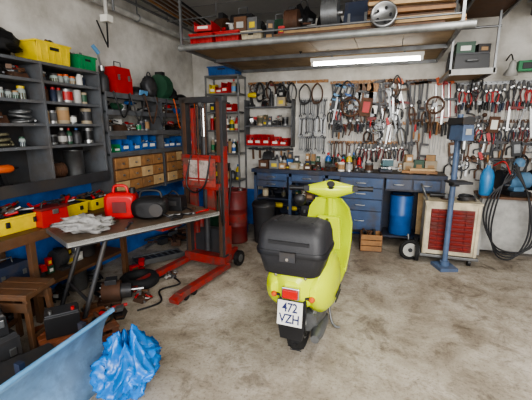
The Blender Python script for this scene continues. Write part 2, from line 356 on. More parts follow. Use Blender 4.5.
# shelving B
b=B('metal_shelving_unit'); ZB=[1.32,1.55,1.77,1.95]
for z in ZB: b.bb(XL+.002,XA,3.0,4.95,z-.025,z,shelfm); b.bb(XA,XA+.012,3.0,4.95,z-.045,z+.01,shelfm)
for y in (3.0,3.95,4.93): b.bb(XL+.002,XA+.005,y,y+.025,.82,1.95,shelfm)
b.bb(XL+.002,XA,3.0,4.95,.84,.865,shelfm)
b.done(bev=.002)
for i,z in enumerate(ZB[:-1]):
    for (a,c) in((3.04,3.93),(3.99,4.9)):
        shelf_row([['blue_parts_bins','blue_parts_bins','parts_bins'],['glass_jars','metal_spare_parts','paint_cans','metal_spare_parts'],['small_boxes','power_drills','metal_spare_parts','angle_grinders','cable_coils']][i],a,c,z,ZB[i+1]-z-.045,L_(-2.93),.26,gap=.002,hs=1.3)
shelf_row(['tool_bags','safety_helmets','electric_motors','tool_bags','safety_helmets','tool_cases'],3.24,4.9,ZB[3],.36,L_(-2.94),.28,hs=1.7,gap=.002)
b=B('wooden_drawer_cabinet')
for (a,c) in((3.04,3.9),(3.99,4.9)):
    b.bb(XL+.01,-2.79,a,c,.87,1.27,dwood)
    n=4
    for j in range(3):
        for k in range(n):
            w=(c-a)/n; y0=a+k*w+.008; z0=.885+j*.13
            b.bb(-2.79,-2.775,y0,y0+w-.016,z0,z0+.115,wood if (j+k)%3 else pwood); b.cyl((-2.768,y0+w/2,z0+.055),.012,.02,steel,(0,90,0),seg=8)
b.done(bev=.002)
b=B('hanging_cables')
for k,y in enumerate((3.1,3.35,3.6,3.8,4.2,4.5)):
    x=XA+.03; b.tube(cr([(x,y,1.97),(x+.02,y+.02,1.85),(x+.02,y+.1,1.7-.03*k),(x+.02,y+.2,1.83),(x,y+.24,1.96)],5),.009,R.choice([black,dgrey,orange,rust]),6)
b.done()
# ---------------------------------------------------------------- left low bench
b=B('side_workbench')
b.bb(XL+.002,-2.62,.9,3.0,.74,.78,dwood)
b.bb(-2.64,-2.615,.9,3.0,.7,.782,dwood)
for y in(.95,1.9,2.92):
    for x in(-3.05,-2.68): b.bb(x,x+.05,y-.02,y+.03,0,.74,dwood)
b.bb(XL+.01,-2.66,.95,2.95,.26,.29,dwood)
b.done(bev=.003)
def opencase(name,loc,rz,w,d,h,m):
    b=B(name); b.box((0,0,h*.4),(w,d,h*.8),m,tp=(1.05,1.05)); b.box((0,0,h*.82),(w*1.1,d*1.1,.015),m); b.box((0,0,h*.84),(w*.98,d*.98,.012),black)
    for k in range(20): b.cyl((R.uniform(-.4,.4)*w,R.uniform(-.35,.35)*d,h*R.uniform(.95,1.15)),.013,w*.3,R.choice([steel,rust,black,red,dgrey,rust]),(R.uniform(50,90),0,R.uniform(0,180)),seg=8)
    for s in(-1,1): b.box((s*w*.3,-d*.53,h*.5),(w*.08,.02,h*.3),black)
    b.done(loc=(loc[0],loc[1],loc[2]+.001),rot=(0,0,rz),bev=.004)
opencase('yellow_parts_box',(-2.88,1.92,.78),87,.36,.3,.15,yellow)
opencase('yellow_parts_box',(-2.86,2.38,.78),92,.38,.26,.13,yellow)
opencase('yellow_parts_box',(-2.86,2.79,.78),90,.28,.22,.12,yellow)
b=B('red_toolbox'); b.box((0,0,.07),(.24,.12,.14),red,tp=(.95,.9)); b.box((0,0,.15),(.25,.13,.02),dred); b.tube([(-.08,0,.15),(-.07,0,.2),(.07,0,.2),(.08,0,.15)],.008,black); b.box((0,-.062,.12),(.05,.01,.04),steel); b.done(loc=(-2.68,2.14,.783),rot=(0,0,84),bev=.004)
for y in(1.58,1.28):
    b=B('old_saucepan'); i_pot(b,.26,.13); b.done(loc=(-2.86,y,.781),rot=(0,0,R.uniform(-90,-60)))
shelf_row(['tool_cases','electric_motors','small_boxes','old_saucepan','metal_spare_parts','old_saucepan'],1.0,2.88,.29,.3,L_(-2.88),.32,gap=.002,hs=1.3)
shelf_row(['electric_motors','cable_coils','metal_spare_parts','metal_spare_parts','old_saucepan'],1.0,2.88,0,.24,L_(-2.86),.32,gap=.002)
b=B('hand_saws')
for y,l in((1.5,.5),(2.1,.55)):
    b.T=TR((XL+.03,y,.98),(90,0,90)); b.prism([(-l/2,0),(l/2,.03),(l/2,.07),(-l/2,.14)],.004,steel); b.box((-l/2-.05,.05,0),(.12,.1,.025),dwood)
b.done()
# ---------------------------------------------------------------- front table
A=Vector((-2.13,1.80)); u=Vector((.434,.90)).normalized(); n=Vector((-u.y,u.x))
tz=math.degrees(math.atan2(u.y,u.x))
def tp(a,p): q=A+u*a+n*p; return q
b=B('trestle_table')
b.box((.68,.31,.765),(1.36,.62,.03),M('table_top_worn',(104,88,72),.5,dirt=.75,scale=9))
b.box((.68,.006,.762),(1.37,.012,.036),lgrey); b.box((-.004,.31,.762),(.012,.62,.036),grey)
b.box((.6,.04,.737),(1.1,.03,.026),dgrey); b.box((.6,.58,.737),(1.1,.03,.026),dgrey)
b.rod((.3,.08,.75),(.02,.06,.0),.02,dgrey); b.rod((.3,.55,.75),(.02,.57,.0),.02,dgrey); b.rod((.12,.07,.25),(.12,.56,.25),.014,dgrey)
b.done(loc=(A.x,A.y,0),rot=(0,0,tz),bev=.003)
def sec(y,hw,zb,zt,n=20,p=3.,cx=0):
    o=[]
    for i in range(n):
        a=2*math.pi*i/n; c,s_=math.cos(a),math.sin(a)
        o.append((cx+hw*math.copysign(abs(c)**(2/p),c),y,(zb+zt)/2+(zt-zb)/2*math.copysign(abs(s_)**(2/p),s_)))
    return o
b=B('red_jerrycan')
rj=M('jerrycan_red',(190,24,28),.35)
b.loft([sec(-.085,.11,.02,.2,p=5),sec(-.075,.135,.0,.235,p=5),sec(.075,.135,.0,.235,p=5),sec(.085,.11,.02,.2,p=5)],rj)
b.tube(cr([(-.07,0,.22),(-.05,0,.29),(.04,0,.29),(.06,0,.23)]),.013,rj); b.cyl((.1,0,.25),.028,.05,black); b.box((0,-.088,.11),(.12,.006,.1),dred); b.done(loc=(*tp(.6,.46),.781),rot=(0,0,25))
b=B('black_compressor_pump'); b.loft([sec(-.12,.1,.03,.16),sec(-.1,.15,.01,.2),sec(.05,.15,.01,.2),sec(.1,.11,.02,.17)],black)
b.cyl((.08,-.1,.1),.06,.08,dgrey,(90,0,0)); b.tube(cr([(-.1,0,.19),(-.07,0,.25),(.07,0,.25),(.1,0,.19)]),.012,black); b.tube(cr([(.1,-.1,.08),(.2,-.16,.05),(.28,-.05,.02),(.25,.1,.012)]),.01,black); b.box((-.07,-.115,.11),(.06,.01,.05),dgrey)
b.done(loc=(*tp(.78,.25),.781),rot=(0,0,20))
b=B('battery_charger'); b.box((0,0,.07),(.22,.16,.14),black,tp=(.95,.9)); b.box((0,-.08,.08),(.12,.012,.05),dgrey); b.tube(cr([(-.06,0,.14),(0,0,.19),(.06,0,.14)]),.008,black); b.tube(cr([(.1,0,.03),(.2,-.05,.012),(.25,-.2,.01),(.1,-.22,.01)]),.008,black); b.done(loc=(*tp(1.1,.4),.781),rot=(0,0,10),bev=.005)
b=B('crumpled_rag'); b.sph((0,0,.045),(.19,.13,.06),M('rag',(150,148,145),.8,scale=25,bump=.8),seg=40,rings=24,nz=.6,fr=3,seed=5); b.done(loc=(*tp(.2,.2),.80),rot=(0,0,30))
b=B('hand_tools_on_table')
for a,p,l,m in((.5,.12,.2,dgrey),(1.0,.15,.24,steel),(1.18,.2,.18,rust),(.42,.3,.16,rust),(.9,.08,.12,black),(1.22,.1,.14,red)): q=tp(a,p); b.T=TR((q.x,q.y,.79),(0,0,R.uniform(0,180))); b.cyl((0,0,0),.009,l,m,(0,90,0),seg=8); b.box((l*.5,0,0),(.05,.035,.016),m)
b.done()
# ---------------------------------------------------------------- pallet stacker
b=B('hand_pallet_stacker')
W=.24
for s in(-1,1):
    b.box((s*W,0,1.0),(.06,.09,1.8),dgrey); b.box((s*(W-.02),-.046,1.0),(.045,.008,1.78),rust); b.box((s*(W-.0),.046,1.0),(.06,.008,1.78),redp); b.box((s*(W+.032),0,.8),(.006,.07,1.2),redp)
    b.box((s*(W+.03),-.42,.075),(.1,.84,.05),redp,tp=(.7,1)); b.box((s*(W+.03),-.86,.055),(.1,.1,.045),redp,(12,0,0))
    for yy in(-.76,-.64): b.cyl((s*(W+.03),yy,.04),.04,.07,black,(0,90,0))
    b.cyl((s*(W+.06),.2,.09),.09,.045,black,(0,90,0),seg=24); b.cyl((s*(W+.06),.2,.09),.045,.055,grey,(0,90,0)); b.box((s*W,.14,.15),(.05,.2,.12),redp)
    b.box((s*W,.06,.3),(.07,.06,.42),redp)
    b.box((s*.12,-.45,.698),(.09,.85,.03),redp); b.box((s*.12,-.05,.84),(.09,.05,.31),redp)
b.box((0,0,1.88),(.56,.1,.06),dgrey); b.box((0,0,.12),(.56,.14,.1),redp); b.box((0,.1,.3),(.44,.1,.3),dgrey)
b.box((0,-.07,.97),(.5,.03,.07),redp); b.box((0,-.07,1.27),(.5,.03,.07),redp)
b.box((0,-.1,1.12),(.42,.02,.3),M('worn_red_plate',(150,62,52),.6,dirt=.8,scale=24)); b.box((.0,-.112,1.14),(.26,.006,.22),M('grimy_label',(165,152,144),.6,dirt=.6,scale=35))
b.box((0,-.11,1.14),(.025,.012,.3),redp); b.box((0,-.11,1.05),(.42,.012,.02),redp)
b.cyl((0,.01,.85),.035,1.3,dgrey); b.cyl((0,.01,1.6),.02,.5,chrome); b.cyl((0,.0,1.84),.05,.04,grey,(0,90,0))
for s in(-.05,.05): b.tube([(s,-.03,1.0),(s,-.03,1.84)],.009,rust,6)
b.box((-.13,0,1.1),(.035,.05,1.4),redp)
b.tube(cr([(.12,.15,.35),(.14,.25,.7),(.14,.3,1.1),(0,.32,1.2),(-.14,.3,1.1),(-.14,.25,.7),(-.12,.15,.35)]),.014,black)
b.cyl((-.15,.1,.55),.05,.25,redp); b.tube(cr([(.2,.05,.5),(.28,-.1,.6),(.26,-.1,.9),(.2,0,1.1)]),.009,black)
b.tube(cr([(-.1,-.1,1.3),(-.15,-.14,1.0),(-.05,-.14,.9),(.1,-.14,1.0),(.15,-.1,1.3)]),.01,black)
b.done(loc=(-1.9,3.42,0),rot=(0,0,-7.5),bev=.003)
# ---------------------------------------------------------------- scooter
sc=bpy.data.objects.new('motor_scooter',None); bpy.context.scene.collection.objects.link(sc)
sc.location=(-.525,2.30,0); sc.rotation_euler=(0,0,rad(-2))
def wheel(nm,y):
    b=B(nm); b.lathe((0,y,.22),[(.13,-.05),(.17,-.055),(.205,-.045),(.22,-.02),(.222,0),(.22,.02),(.205,.045),(.17,.055),(.13,.05)],rubber,(0,90,0),36)
    for k in range(36):
        a=k*10; q=rad(a); b.box((.018 if k%2 else -.018,y+math.sin(q)*.221,.22+math.cos(q)*.221),(.04,.006,.006),black,(-a,0,0))
    b.lathe((0,y,.22),[(.02,-.06),(.05,-.055),(.07,-.03),(.13,-.045),(.135,-.05)],lgrey,(0,90,0),24); b.lathe((0,y,.22),[(.135,.05),(.13,.045),(.07,.03),(.05,.055),(.02,.06)],lgrey,(0,90,0),24); b.done(parent=sc)
wheel('rear_wheel',0); wheel('front_wheel',1.18)
b=B('rear_body')
S=[(-.25,.05,.5,.62),(-.22,.1,.44,.68),(-.17,.15,.4,.72),(-.08,.18,.37,.75),(.04,.195,.34,.765),(.18,.195,.3,.77),(.34,.18,.28,.765),(.46,.15,.27,.74),(.54,.12,.27,.68),(.58,.08,.28,.6)]
b.loft([sec(y,w,zb,zt,24,2.8) for y,w,zb,zt in S],lime)
for s in(-1,1):
    b.loft([sec(y,w,zb,zt,18,2.3,cx=s*.135) for y,w,zb,zt in[(-.22,.02,.5,.58),(-.17,.07,.42,.64),(-.06,.1,.33,.68),(.1,.115,.28,.7),(.25,.105,.26,.69),(.38,.08,.28,.64),(.46,.03,.34,.55)]],lime)
    b.box((s*.248,.1,.4),(.008,.2,.014),dgrey); b.box((s*.248,.1,.44),(.008,.2,.01),dgrey)
b.done(parent=sc,bev=0)
b=B('seat'); b.loft([sec(y,w,zb,zt,20,3) for y,w,zb,zt in[(-.2,.08,.74,.79),(-.15,.13,.74,.83),(0,.145,.75,.85),(.2,.14,.75,.84),(.4,.13,.74,.82),(.52,.08,.72,.79),(.56,.03,.72,.75)]],M('seat_vinyl',(32,32,34),.55,bump=.2,scale=80)); b.done(parent=sc)
b=B('floorboard'); b.loft([sec(y,w,zb,zt,16,5) for y,w,zb,zt in[(.5,.17,.24,.3),(.7,.19,.235,.29),(.92,.19,.235,.29),(1.0,.18,.25,.31)]],lime)
for x in(-.12,-.06,0,.06,.12): b.box((x,.76,.295),(.02,.4,.012),black)
b.done(parent=sc)
b=B('legshield'); 
V=[(0,.19,.97,.26),(.15,.205,1.03,.4),(.4,.215,1.06,.55),(.65,.215,1.05,.72),(.85,.185,1.02,.86),(1,.12,.99,.95)]
secs=[]
for _,w,y,z in V:
    r=[]
    for k in range(13):
        t=-1+k/6; r.append((w*t,y-.09*t*t,z))
    for k in range(12,-1,-1):
        t=-1+k/6; r.append((w*t*1.02,y+.03-.09*t*t,z))
    secs.append(r)
b.loft(secs,lime)
b.box((0,.94,.62),(.26,.12,.3),lime,tp=(.8,.6)); b.box((0,.875,.66),(.08,.01,.05),black); b.cyl((0,.88,.75),.015,.02,chrome,(90,0,0))
b.loft([[(w*math.cos(a),y+.06+w*.8*math.sin(a),z) for a in [2*math.pi*i/12 for i in range(12)]] for w,y,z in[(.05,1.07,.35),(.07,1.02,.5),(.07,1.0,.7),(.06,.97,.9),(.04,.93,1.0)]],lime)
b.done(parent=sc,bev=.006)
b=B('front_mudguard'); secs=[]
for k in range(13):
    a=rad(-20+k*17.5); rr_=.255
    row=[]
    for j in range(9):
        t=-1+j/4; d=.07*abs(t)**2.2; row.append((t*.095,1.18-math.cos(a)*(rr_-d),.24+math.sin(a)*(rr_-d)))
    secs.append(row)
b.loft(secs,lime,closed=False,caps=False); b.done(parent=sc)
b=B('front_fork'); b.rod((.09,1.18,.22),(.09,1.06,.5),.02,grey); b.rod((-.09,1.18,.22),(-.09,1.06,.5),.02,grey); b.rod((0,1.08,.45),(0,.97,.95),.03,lime); b.cyl((0,1.18,.22),.015,.22,steel,(0,90,0)); b.done(parent=sc)
b=B('handlebar'); b.T=TR((0,.97,-.01))@TR((0,0,0),(0,0,14))@TR((0,-1.0,0)); b.loft([[(x,.98+yy*q+.02*(1-abs(x)/.2),1.03+zz*q+abs(x)*.06) for yy,zz in[(.08*math.cos(a),.075*math.sin(a)) for a in [2*math.pi*i/14 for i in range(14)]]] for x,q in[(-.24,.3),(-.2,.5),(-.12,.8),(-.05,1.1),(.05,1.1),(.12,.8),(.2,.5),(.24,.3)]],lime)
b.sph((0,1.06,1.03),(.09,.06,.085),lime); b.cyl((0,1.12,1.03),.075,.02,chrome,(90,0,0),seg=24); b.cyl((0,.95,1.08),.05,.02,black,(35,0,0),seg=20); b.cyl((0,.944,1.088),.038,.02,dgrey,(35,0,0),seg=20)
for s in(-1,1):
    b.lathe((s*.31,.975,1.047),[(.02,-.075),(.024,-.06),(.02,0),(.024,.06),(.026,.075)],black,(0,90,0)); b.tube(cr([(s*.22,1.0,1.05),(s*.28,1.04,1.05),(s*.38,1.02,1.045)]),.007,steel,6)
    b.box((s*.22,.96,1.05),(.05,.05,.05),black)
b.tube(cr([(-.2,.98,1.05),(-.25,.94,1.02),(-.27,.86,.99)]),.006,chrome,6); b.lathe((-.28,.84,.96),[(0.0,-.012),(.055,-.012),(.06,0),(.04,.02),(0,.025)],black,(90,0,0),24); b.lathe((-.28,.83,.96),[(0,0),(.052,0)],chrome,(90,0,0),24)
b.done(parent=sc)
b=B('engine_and_exhaust'); b.loft([sec(y,w,zb,zt,16,3,cx=.06) for y,w,zb,zt in[(-.05,.07,.16,.3),(.1,.1,.13,.33),(.35,.09,.15,.33),(.45,.05,.18,.3)]],grey)
b.lathe((.14,.05,.17),[(.02,-.14),(.036,-.13),(.045,-.05),(.045,.12),(.03,.2)],grey,(90,0,0)); b.rod((-.1,-.02,.22),(-.1,-.06,.5),.025,black); b.rod((.1,.0,.22),(.1,-.04,.5),.02,steel)
b.tube(cr([(-.12,.42,.2),(-.16,.36,.05),(-.2,.33,.012),(-.24,.33,.012)]),.01,grey); b.tube(cr([(.12,.42,.2),(.16,.36,.05),(.2,.33,.012),(.24,.33,.012)]),.01,grey)
b.done(parent=sc)
b=B('tail_light'); b.box((0,-.255,.545),(.12,.05,.08),chrome); b.box((0,-.28,.545),(.1,.03,.06),tail)
for s in(-1,1): b.cyl((s*.11,-.22,.5),.01,.05,black,(0,90,0)); b.lathe((s*.13,-.22,.5),[(.01,-.022),(.02,-.012),(.02,.012),(.01,.022)],orange,(90,0,0))
b.done(parent=sc,bev=.006)
b=B('rear_flap'); b.loft([[(-w,y,z),(w,y,z),(w,y+.02,z),(-w,y+.02,z)] for w,y,z in[(.09,-.22,.5),(.1,-.245,.4),(.09,-.255,.3),(.075,-.25,.2)]],black,smooth=False)
b.done(parent=sc)
b=B('license_plate'); b.box((0,0,0),(.17,.008,.165),white); b.box((0,.006,0),(.18,.006,.175),black)
pl=b.done(loc=(0,-.285,.41),rot=(-8,0,0),parent=sc,bev=.003)
for i,t in enumerate(('472','VZH')):
    c=bpy.data.curves.new('plate_text','FONT'); c.body=t; c.size=.085; c.align_x='CENTER'; c.extrude=.0008; c.offset=.0012; c.space_character=.95; c.materials.append(M('plate_ink',(20,30,80),.5))
    o=bpy.data.objects.new('plate_text',c); bpy.context.scene.collection.objects.link(o); o.parent=pl; o.location=(0,-.0052,.012-i*.075); o.rotation_euler=(rad(90),0,0); o.scale=(.85,1,1)
b=B('luggage_rack')
for s in(-1,1): b.tube(cr([(s*.08,.05,.8),(s*.1,-.1,.79),(s*.1,-.28,.68),(s*.09,-.22,.64)]),.01,chrome)
b.tube([(-.13,-.28,.69),(.13,-.28,.69)],.01,chrome); b.box((0,-.12,.68),(.22,.26,.02),black); b.done(parent=sc)
b=B('top_case')
def rr(hw,y0,y1,z,r,n=5):
    o=[]
    for cx,cy,a0 in((hw-r,y1-r,0),(-hw+r,y1-r,90),(-hw+r,y0+r,180),(hw-r,y0+r,270)):
        for k in range(n+1):
            a=rad(a0+90*k/n); o.append((cx+r*math.cos(a),cy+r*math.sin(a),z))
    return o
yo=-.15; case=M('case_black',(40,40,42),.5,bump=.1,scale=120)
b.loft([rr(.16,yo-.13,yo+.13,.67,.05),rr(.185,yo-.165,yo+.15,.69,.07),rr(.212,yo-.18,yo+.165,.79,.07),rr(.219,yo-.185,yo+.17,.815,.07)],case)
b.loft([rr(.227,yo-.192,yo+.177,.815,.07),rr(.23,yo-.195,yo+.18,.835,.07),rr(.227,yo-.192,yo+.177,.85,.07)],black)
b.loft([rr(.222,yo-.187,yo+.172,.85,.07),rr(.216,yo-.18,yo+.165,.93,.07),rr(.202,yo-.16,yo+.145,.985,.07),rr(.17,yo-.12,yo+.1,1.01,.07),rr(.1,yo-.06,yo+.05,1.015,.05)],case)
b.box((0,yo-.193,.82),(.1,.03,.06),dgrey); b.box((0,yo-.185,.905),(.26,.016,.02),black); 
for x in(-.12,0,.12): b.box((x,yo,1.013),(.02,.16,.01),case)
b.cyl((0,yo-.21,.81),.01,.012,chrome,(90,0,0))
b.done(parent=sc)
# ---------------------------------------------------------------- back bench
YBf=4.8
b=B('metal_workbench')
b.bb(-1.88,.72,YBf-.02,YB-.002,.955,1.0,M('bench_top',(66,60,55),.6,dirt=.5,scale=6))
b.bb(-1.88,.72,YBf-.03,YBf-.02,.95,1.005,dblue)
for x in(-1.85,-1.32,-.8,.66):
    for y in(YBf,5.2): b.bb(x,x+.045,y,y+.045,0,.955,bluep)
b.bb(-1.85,-.6,YBf,YBf+.03,.9,.955,bluep); b.bb(-1.85,-.6,YBf+.02,5.25,.22,.25,dblue); b.bb(-1.85,-.8,YBf+.02,5.25,.55,.57,dblue)
b.bb(-1.85,.7,5.24,5.26,.05,.95,dblue)
def drawer(x0,x1,z0,z1,m=bluep):
    b.bb(x0+.006,x1-.006,YBf-.022,YBf,z0+.006,z1-.006,m); xm=(x0+x1)/2; b.tube([(xm-.06,YBf-.02,(z0+z1)/2),(xm-.06,YBf-.045,(z0+z1)/2),(xm+.06,YBf-.045,(z0+z1)/2),(xm+.06,YBf-.02,(z0+z1)/2)],.007,steel,6)
b.bb(-1.8,-1.34,YBf+.002,5.2,.74,.95,dblue); drawer(-1.8,-1.34,.84,.95); drawer(-1.8,-1.34,.74,.84)
b.bb(-1.28,-.82,YBf+.002,5.2,.82,.95,dblue); drawer(-1.28,-.82,.84,.94)
b.bb(-.6,-.02,YBf+.002,5.2,.2,.95,dblue)
for z0,z1 in((.8,.94),(.65,.8),(.49,.65),(.22,.49)): drawer(-.59,-.03,z0,z1)
b.bb(0,.66,YBf+.002,5.2,.78,.95,dblue); drawer(0,.32,.8,.94); drawer(.33,.65,.8,.94)
b.bb(.0,.66,YBf+.002,5.2,.15,.17,dblue)
b.done(bev=.003)
shelf_row(['tool_cases','electric_motors','small_boxes','power_drills','tool_bags'],-1.79,-.85,.25,.27,K_(4.98),.3,gap=.002,hs=1.3)
shelf_row(['fluid_bottles','small_boxes','paint_cans','power_drills'],-1.78,-1.36,.57,.15,K_(4.95),.3,gap=.002)
shelf_row(['fluid_bottles','small_boxes','tool_cases'],-1.26,-.85,.57,.22,K_(4.95),.3,gap=.002)
shelf_row(['tool_cases','small_boxes','metal_spare_parts'],-1.25,-.82,0,.2,K_(4.94),.3,gap=.002,hs=1.3)
b=B('blue_storage_drum'); b.lathe((0,0,0),[(.14,0),(.15,.02),(.145,.25),(.155,.27),(.145,.29),(.15,.52),(.13,.55)],blue,seg=24); b.torus((0,0,.54),.13,.012,black); b.done(loc=(.22,4.98,.172))
b=B('plywood_board'); b.box((0,0,.28),(.2,.02,.56),pwood,(-6,0,0)); b.box((0,-.01,.1),(.2,.02,.03),wood,(-6,0,0)); b.done(loc=(.52,5.0,.175))
b=B('wooden_box'); 
for k in range(3): b.box((0,-.1,.05+k*.075),(.26,.012,.065),wood); b.box((0,.1,.05+k*.075),(.26,.012,.065),wood)
for s in(-1,1): b.box((s*.13,0,.12),(.014,.2,.22),dwood)
b.box((0,0,.015),(.26,.2,.02),dwood)
for k in range(7): b.cyl((R.uniform(-.08,.08),R.uniform(-.06,.06),.17),.016,.22,R.choice([rust,dgrey,black]),(R.uniform(-25,25),R.uniform(-30,30),0),seg=8)
b.done(loc=(-.14,4.64,0),rot=(0,0,8))
shelf_row(['fluid_bottles','spray_cans','fluid_bottles'],-.85,-.3,1.0,.24,K_(5.1),.3,two=True,gap=.003)
shelf_row(['fluid_bottles','spray_cans','paint_cans','electric_motors','small_boxes','metal_spare_parts'],-1.85,-.9,1.0,.24,K_(5.15),.24,gap=.002,hs=1.4)
shelf_row(['electric_motors','small_boxes','power_drills','paint_cans','metal_spare_parts'],0.14,.7,1.0,.24,K_(5.15),.22,gap=.002,hs=1.3)
shelf_row(['power_drills','metal_spare_parts','paint_cans','metal_spare_parts','angle_grinders','small_boxes','metal_spare_parts'],-1.8,-.16,1.0,.12,K_(4.92),.22,gap=.002)
b=B('bench_vise'); vg=M('vise_green',(52,92,98),.45,dirt=.3); b.box((0,0,.02),(.16,.18,.04),dblue); b.box((0,0,.08),(.1,.2,.09),vg); b.box((0,-.1,.13),(.14,.05,.08),vg); b.box((0,-.155,.13),(.14,.04,.08),vg); b.box((0,-.127,.165),(.14,.01,.03),steel); b.cyl((0,-.22,.08),.018,.16,steel,(90,0,0)); b.rod((-.1,-.28,.08),(.1,-.28,.08),.008,steel); b.box((0,.08,.14),(.07,.08,.05),steel); b.done(loc=(-.02,5.06,1.001),rot=(0,0,10),bev=.004)
b=B('wooden_plank'); b.box((0,0,.03),(.42,.1,.03),wood); b.box((.03,.02,.06),(.3,.08,.03),pwood,(0,0,6)); b.box((-.1,0,.008),(.04,.1,.014),dwood); b.box((.1,0,.008),(.04,.1,.014),dwood); b.done(loc=(.4,4.9,1.0),rot=(0,0,-4))
# ---------------------------------------------------------------- corner shelving
b=B('corner_shelving_unit'); ZC_=[.08,.42,.78,1.2,1.55,1.83,2.1,2.36]
for z in ZC_: b.bb(-2.72,-2.16,4.98,5.29,z-.025,z,grey)
for x in(-2.72,-2.18):
    for y in(4.985,5.265): b.bb(x,x+.022,y,y+.022,0,2.36,grey)
b.done(bev=.002)
for i,z in enumerate(ZC_[:-1]):
    ks=[['electric_motors','tool_cases'],['fluid_bottles','paint_cans'],['tool_cases','small_boxes','fluid_bottles'],['fluid_bottles','paint_cans','spray_cans'],['spray_cans','fluid_bottles'],['parts_bins','small_boxes'],['parts_bins','fluid_bottles']][i]
    shelf_row(ks,-2.69,-2.19,z,ZC_[i+1]-z-.05,K_(5.12),.26,two=(i in(1,3,4)),gap=.003,hs=1.5)
crate('storage_crate',(-2.44,5.13,2.36),0,.46,.26,.12,blue)
b=B('red_fuel_drum'); b.lathe((0,0,0),[(.16,0),(.17,.01),(.165,.03),(.165,.24),(.172,.25),(.165,.26),(.165,.48),(.172,.49),(.165,.5),(.165,.72),(.17,.74),(.16,.75),(.155,.735)],dred,seg=28); b.cyl((.08,0,.75),.03,.03,steel); b.lathe((0,0,0),[(.1655,.3),(.1655,.42)],redp,seg=28); b.done(loc=(-1.98,4.4,0))
b=B('waste_bin'); b.lathe((0,0,0),[(.13,0),(.16,.5),(.17,.52),(.17,.55),(.15,.54)],dgrey,seg=24); b.lathe((0,0,.55),[(.165,0),(.15,.03),(.05,.05)],black,seg=24); b.done(loc=(-1.6,4.52,0))
b=B('blue_gas_bottle'); b.lathe((0,0,0),[(.09,0),(.1,.02),(.1,.35),(.06,.42),(.02,.44),(.02,.5)],blue,seg=20); b.cyl((0,0,.5),.03,.04,steel); b.done(loc=(-2.05,4.78,0))
b=B('green_oil_drum'); b.lathe((0,0,0),[(.15,0),(.16,.01),(.155,.3),(.162,.31),(.155,.32),(.155,.6),(.16,.62),(.145,.61)],dgreen,seg=24); b.done(loc=(-2.38,4.6,0))
shelf_row(['fluid_bottles','paint_cans'],-2.5,-2.26,.621,.25,K_(4.6),.2)
shelf_row(['metal_spare_parts','small_boxes','paint_cans'],-1.36,-1.05,0,.3,K_(4.6),.24,hs=1.6)
# ---------------------------------------------------------------- hanging tools on back wall
def TW(x,z,a=0,y=YB-.03): return TR((x,y,z),(90,0,0))@TR((0,0,0),(0,0,a))
def wrench(b,l,m=steel):
    w=l*.06; b.box((0,-l/2,0),(w,l*.86,.006),m)
    for s,y in((1,-.05*l),(-1,-.95*l)):
        r=l*.09; pts=[]
        for k in range(11):
            a=rad(120+(0 if s>0 else 180)+k*30); pts.append((r*math.cos(a),r*math.sin(a)))
        for k in range(10,-1,-1):
            a=rad(120+(0 if s>0 else 180)+k*30); pts.append((r*.5*math.cos(a),r*.5*math.sin(a)))
        n=11; vs=[(x,y_,-.005) for x,y_ in pts]+[(x,y_,.005) for x,y_ in pts]; t=len(pts)
        fs=[(t+k,t+k+1,t+t-2-k,t+t-1-k) for k in range(n-1)]+[(i,(i+1)%t,t+(i+1)%t,t+i) for i in range(t)]
        b.add(vs,fs,m,TR((0,y,0)))
def screwdriver(b,l,m):
    h=l*.42; b.lathe((0,0,0),[(.006,0),(.014,.01),(.015,h*.5),(.012,h*.8),(.015,h)],m,(90,0,0),8); b.cyl((0,-h-l*.28,0),.0035,l*.56,steel,(90,0,0),seg=6)
def pliers(b,l,m):
    b.tube(cr([(.005,-l*.35,0),(.035,-l*.55,0),(.03,-l*.8,0),(.02,-l,0)],4),.009,m,6); b.tube(cr([(-.005,-l*.35,0),(-.035,-l*.55,0),(-.03,-l*.8,0),(-.02,-l,0)],4),.009,m,6)
    b.prism([(-.02,-l*.4),(.02,-l*.4),(.018,-l*.25),(.008,0),(-.008,0),(-.018,-l*.25)],.014,dgrey); b.cyl((0,-l*.33,.008),.012,.008,steel,seg=10)
def hammer(b,l,m):
    b.box((0,-l/2,0),(.026,l,.02),m); b.box((0,-.02,0),(.11,.032,.03),dgrey); b.cyl((.06,-.02,0),.02,.03,dgrey,(0,90,0),seg=10); b.prism([(-.055,-.035),(-.09,-.025),(-.09,-.02),(-.055,-.004)],.025,dgrey)
def clamp(b,l,m):
    b.box((0,-l/2,0),(.024,l,.008),dgrey); b.box((.045,-.02,0),(.11,.03,.014),m); b.box((.045,-l*.6,0),(.11,.03,.014),m); b.cyl((.09,-l*.72,0),.007,l*.3,grey,(90,0,0),seg=6); b.lathe((.09,-l*.86,0),[(.012,-.05),(.015,0),(.01,.05)],R.choice([wood,red,black]),(90,0,0),8)
def saw(b,l,m):
    b.prism([(-.06,-.1),(.06,-.1),(.02,-l),(-.04,-l)],.003,grey); b.prism([(-.065,0),(.06,-.01),(.06,-.12),(-.06,-.12),(-.03,-.06)],.024,m)
def hacksaw(b,l,m):
    b.tube([(0,0,0),(.09,-.02,0),(.09,-l,0),(0,-l,0)],.008,m,6); b.box((0,-l/2,0),(.014,l,.003),steel); b.box((.03,.03,0),(.04,.1,.025),R.choice([red,black,orange]),(0,0,20))
def square(b,l,m):
    b.box((0,-l/2,0),(.025,l,.004),steel); b.box((l*.25,-.015,0),(l*.5,.03,.012),m)
def shears(b,l,m):
    b.prism([(-.02,0),(.0,0),(.02,-l*.45),(-.012,-l*.45)],.012,dgrey); b.prism([(.02,0),(.0,0),(-.02,-l*.45),(.012,-l*.45)],.01,grey)
    for s in(-1,1): b.tube(cr([(s*.01,-l*.42,0),(s*.05,-l*.6,0),(s*.045,-l,0)],4),.011,m,6)
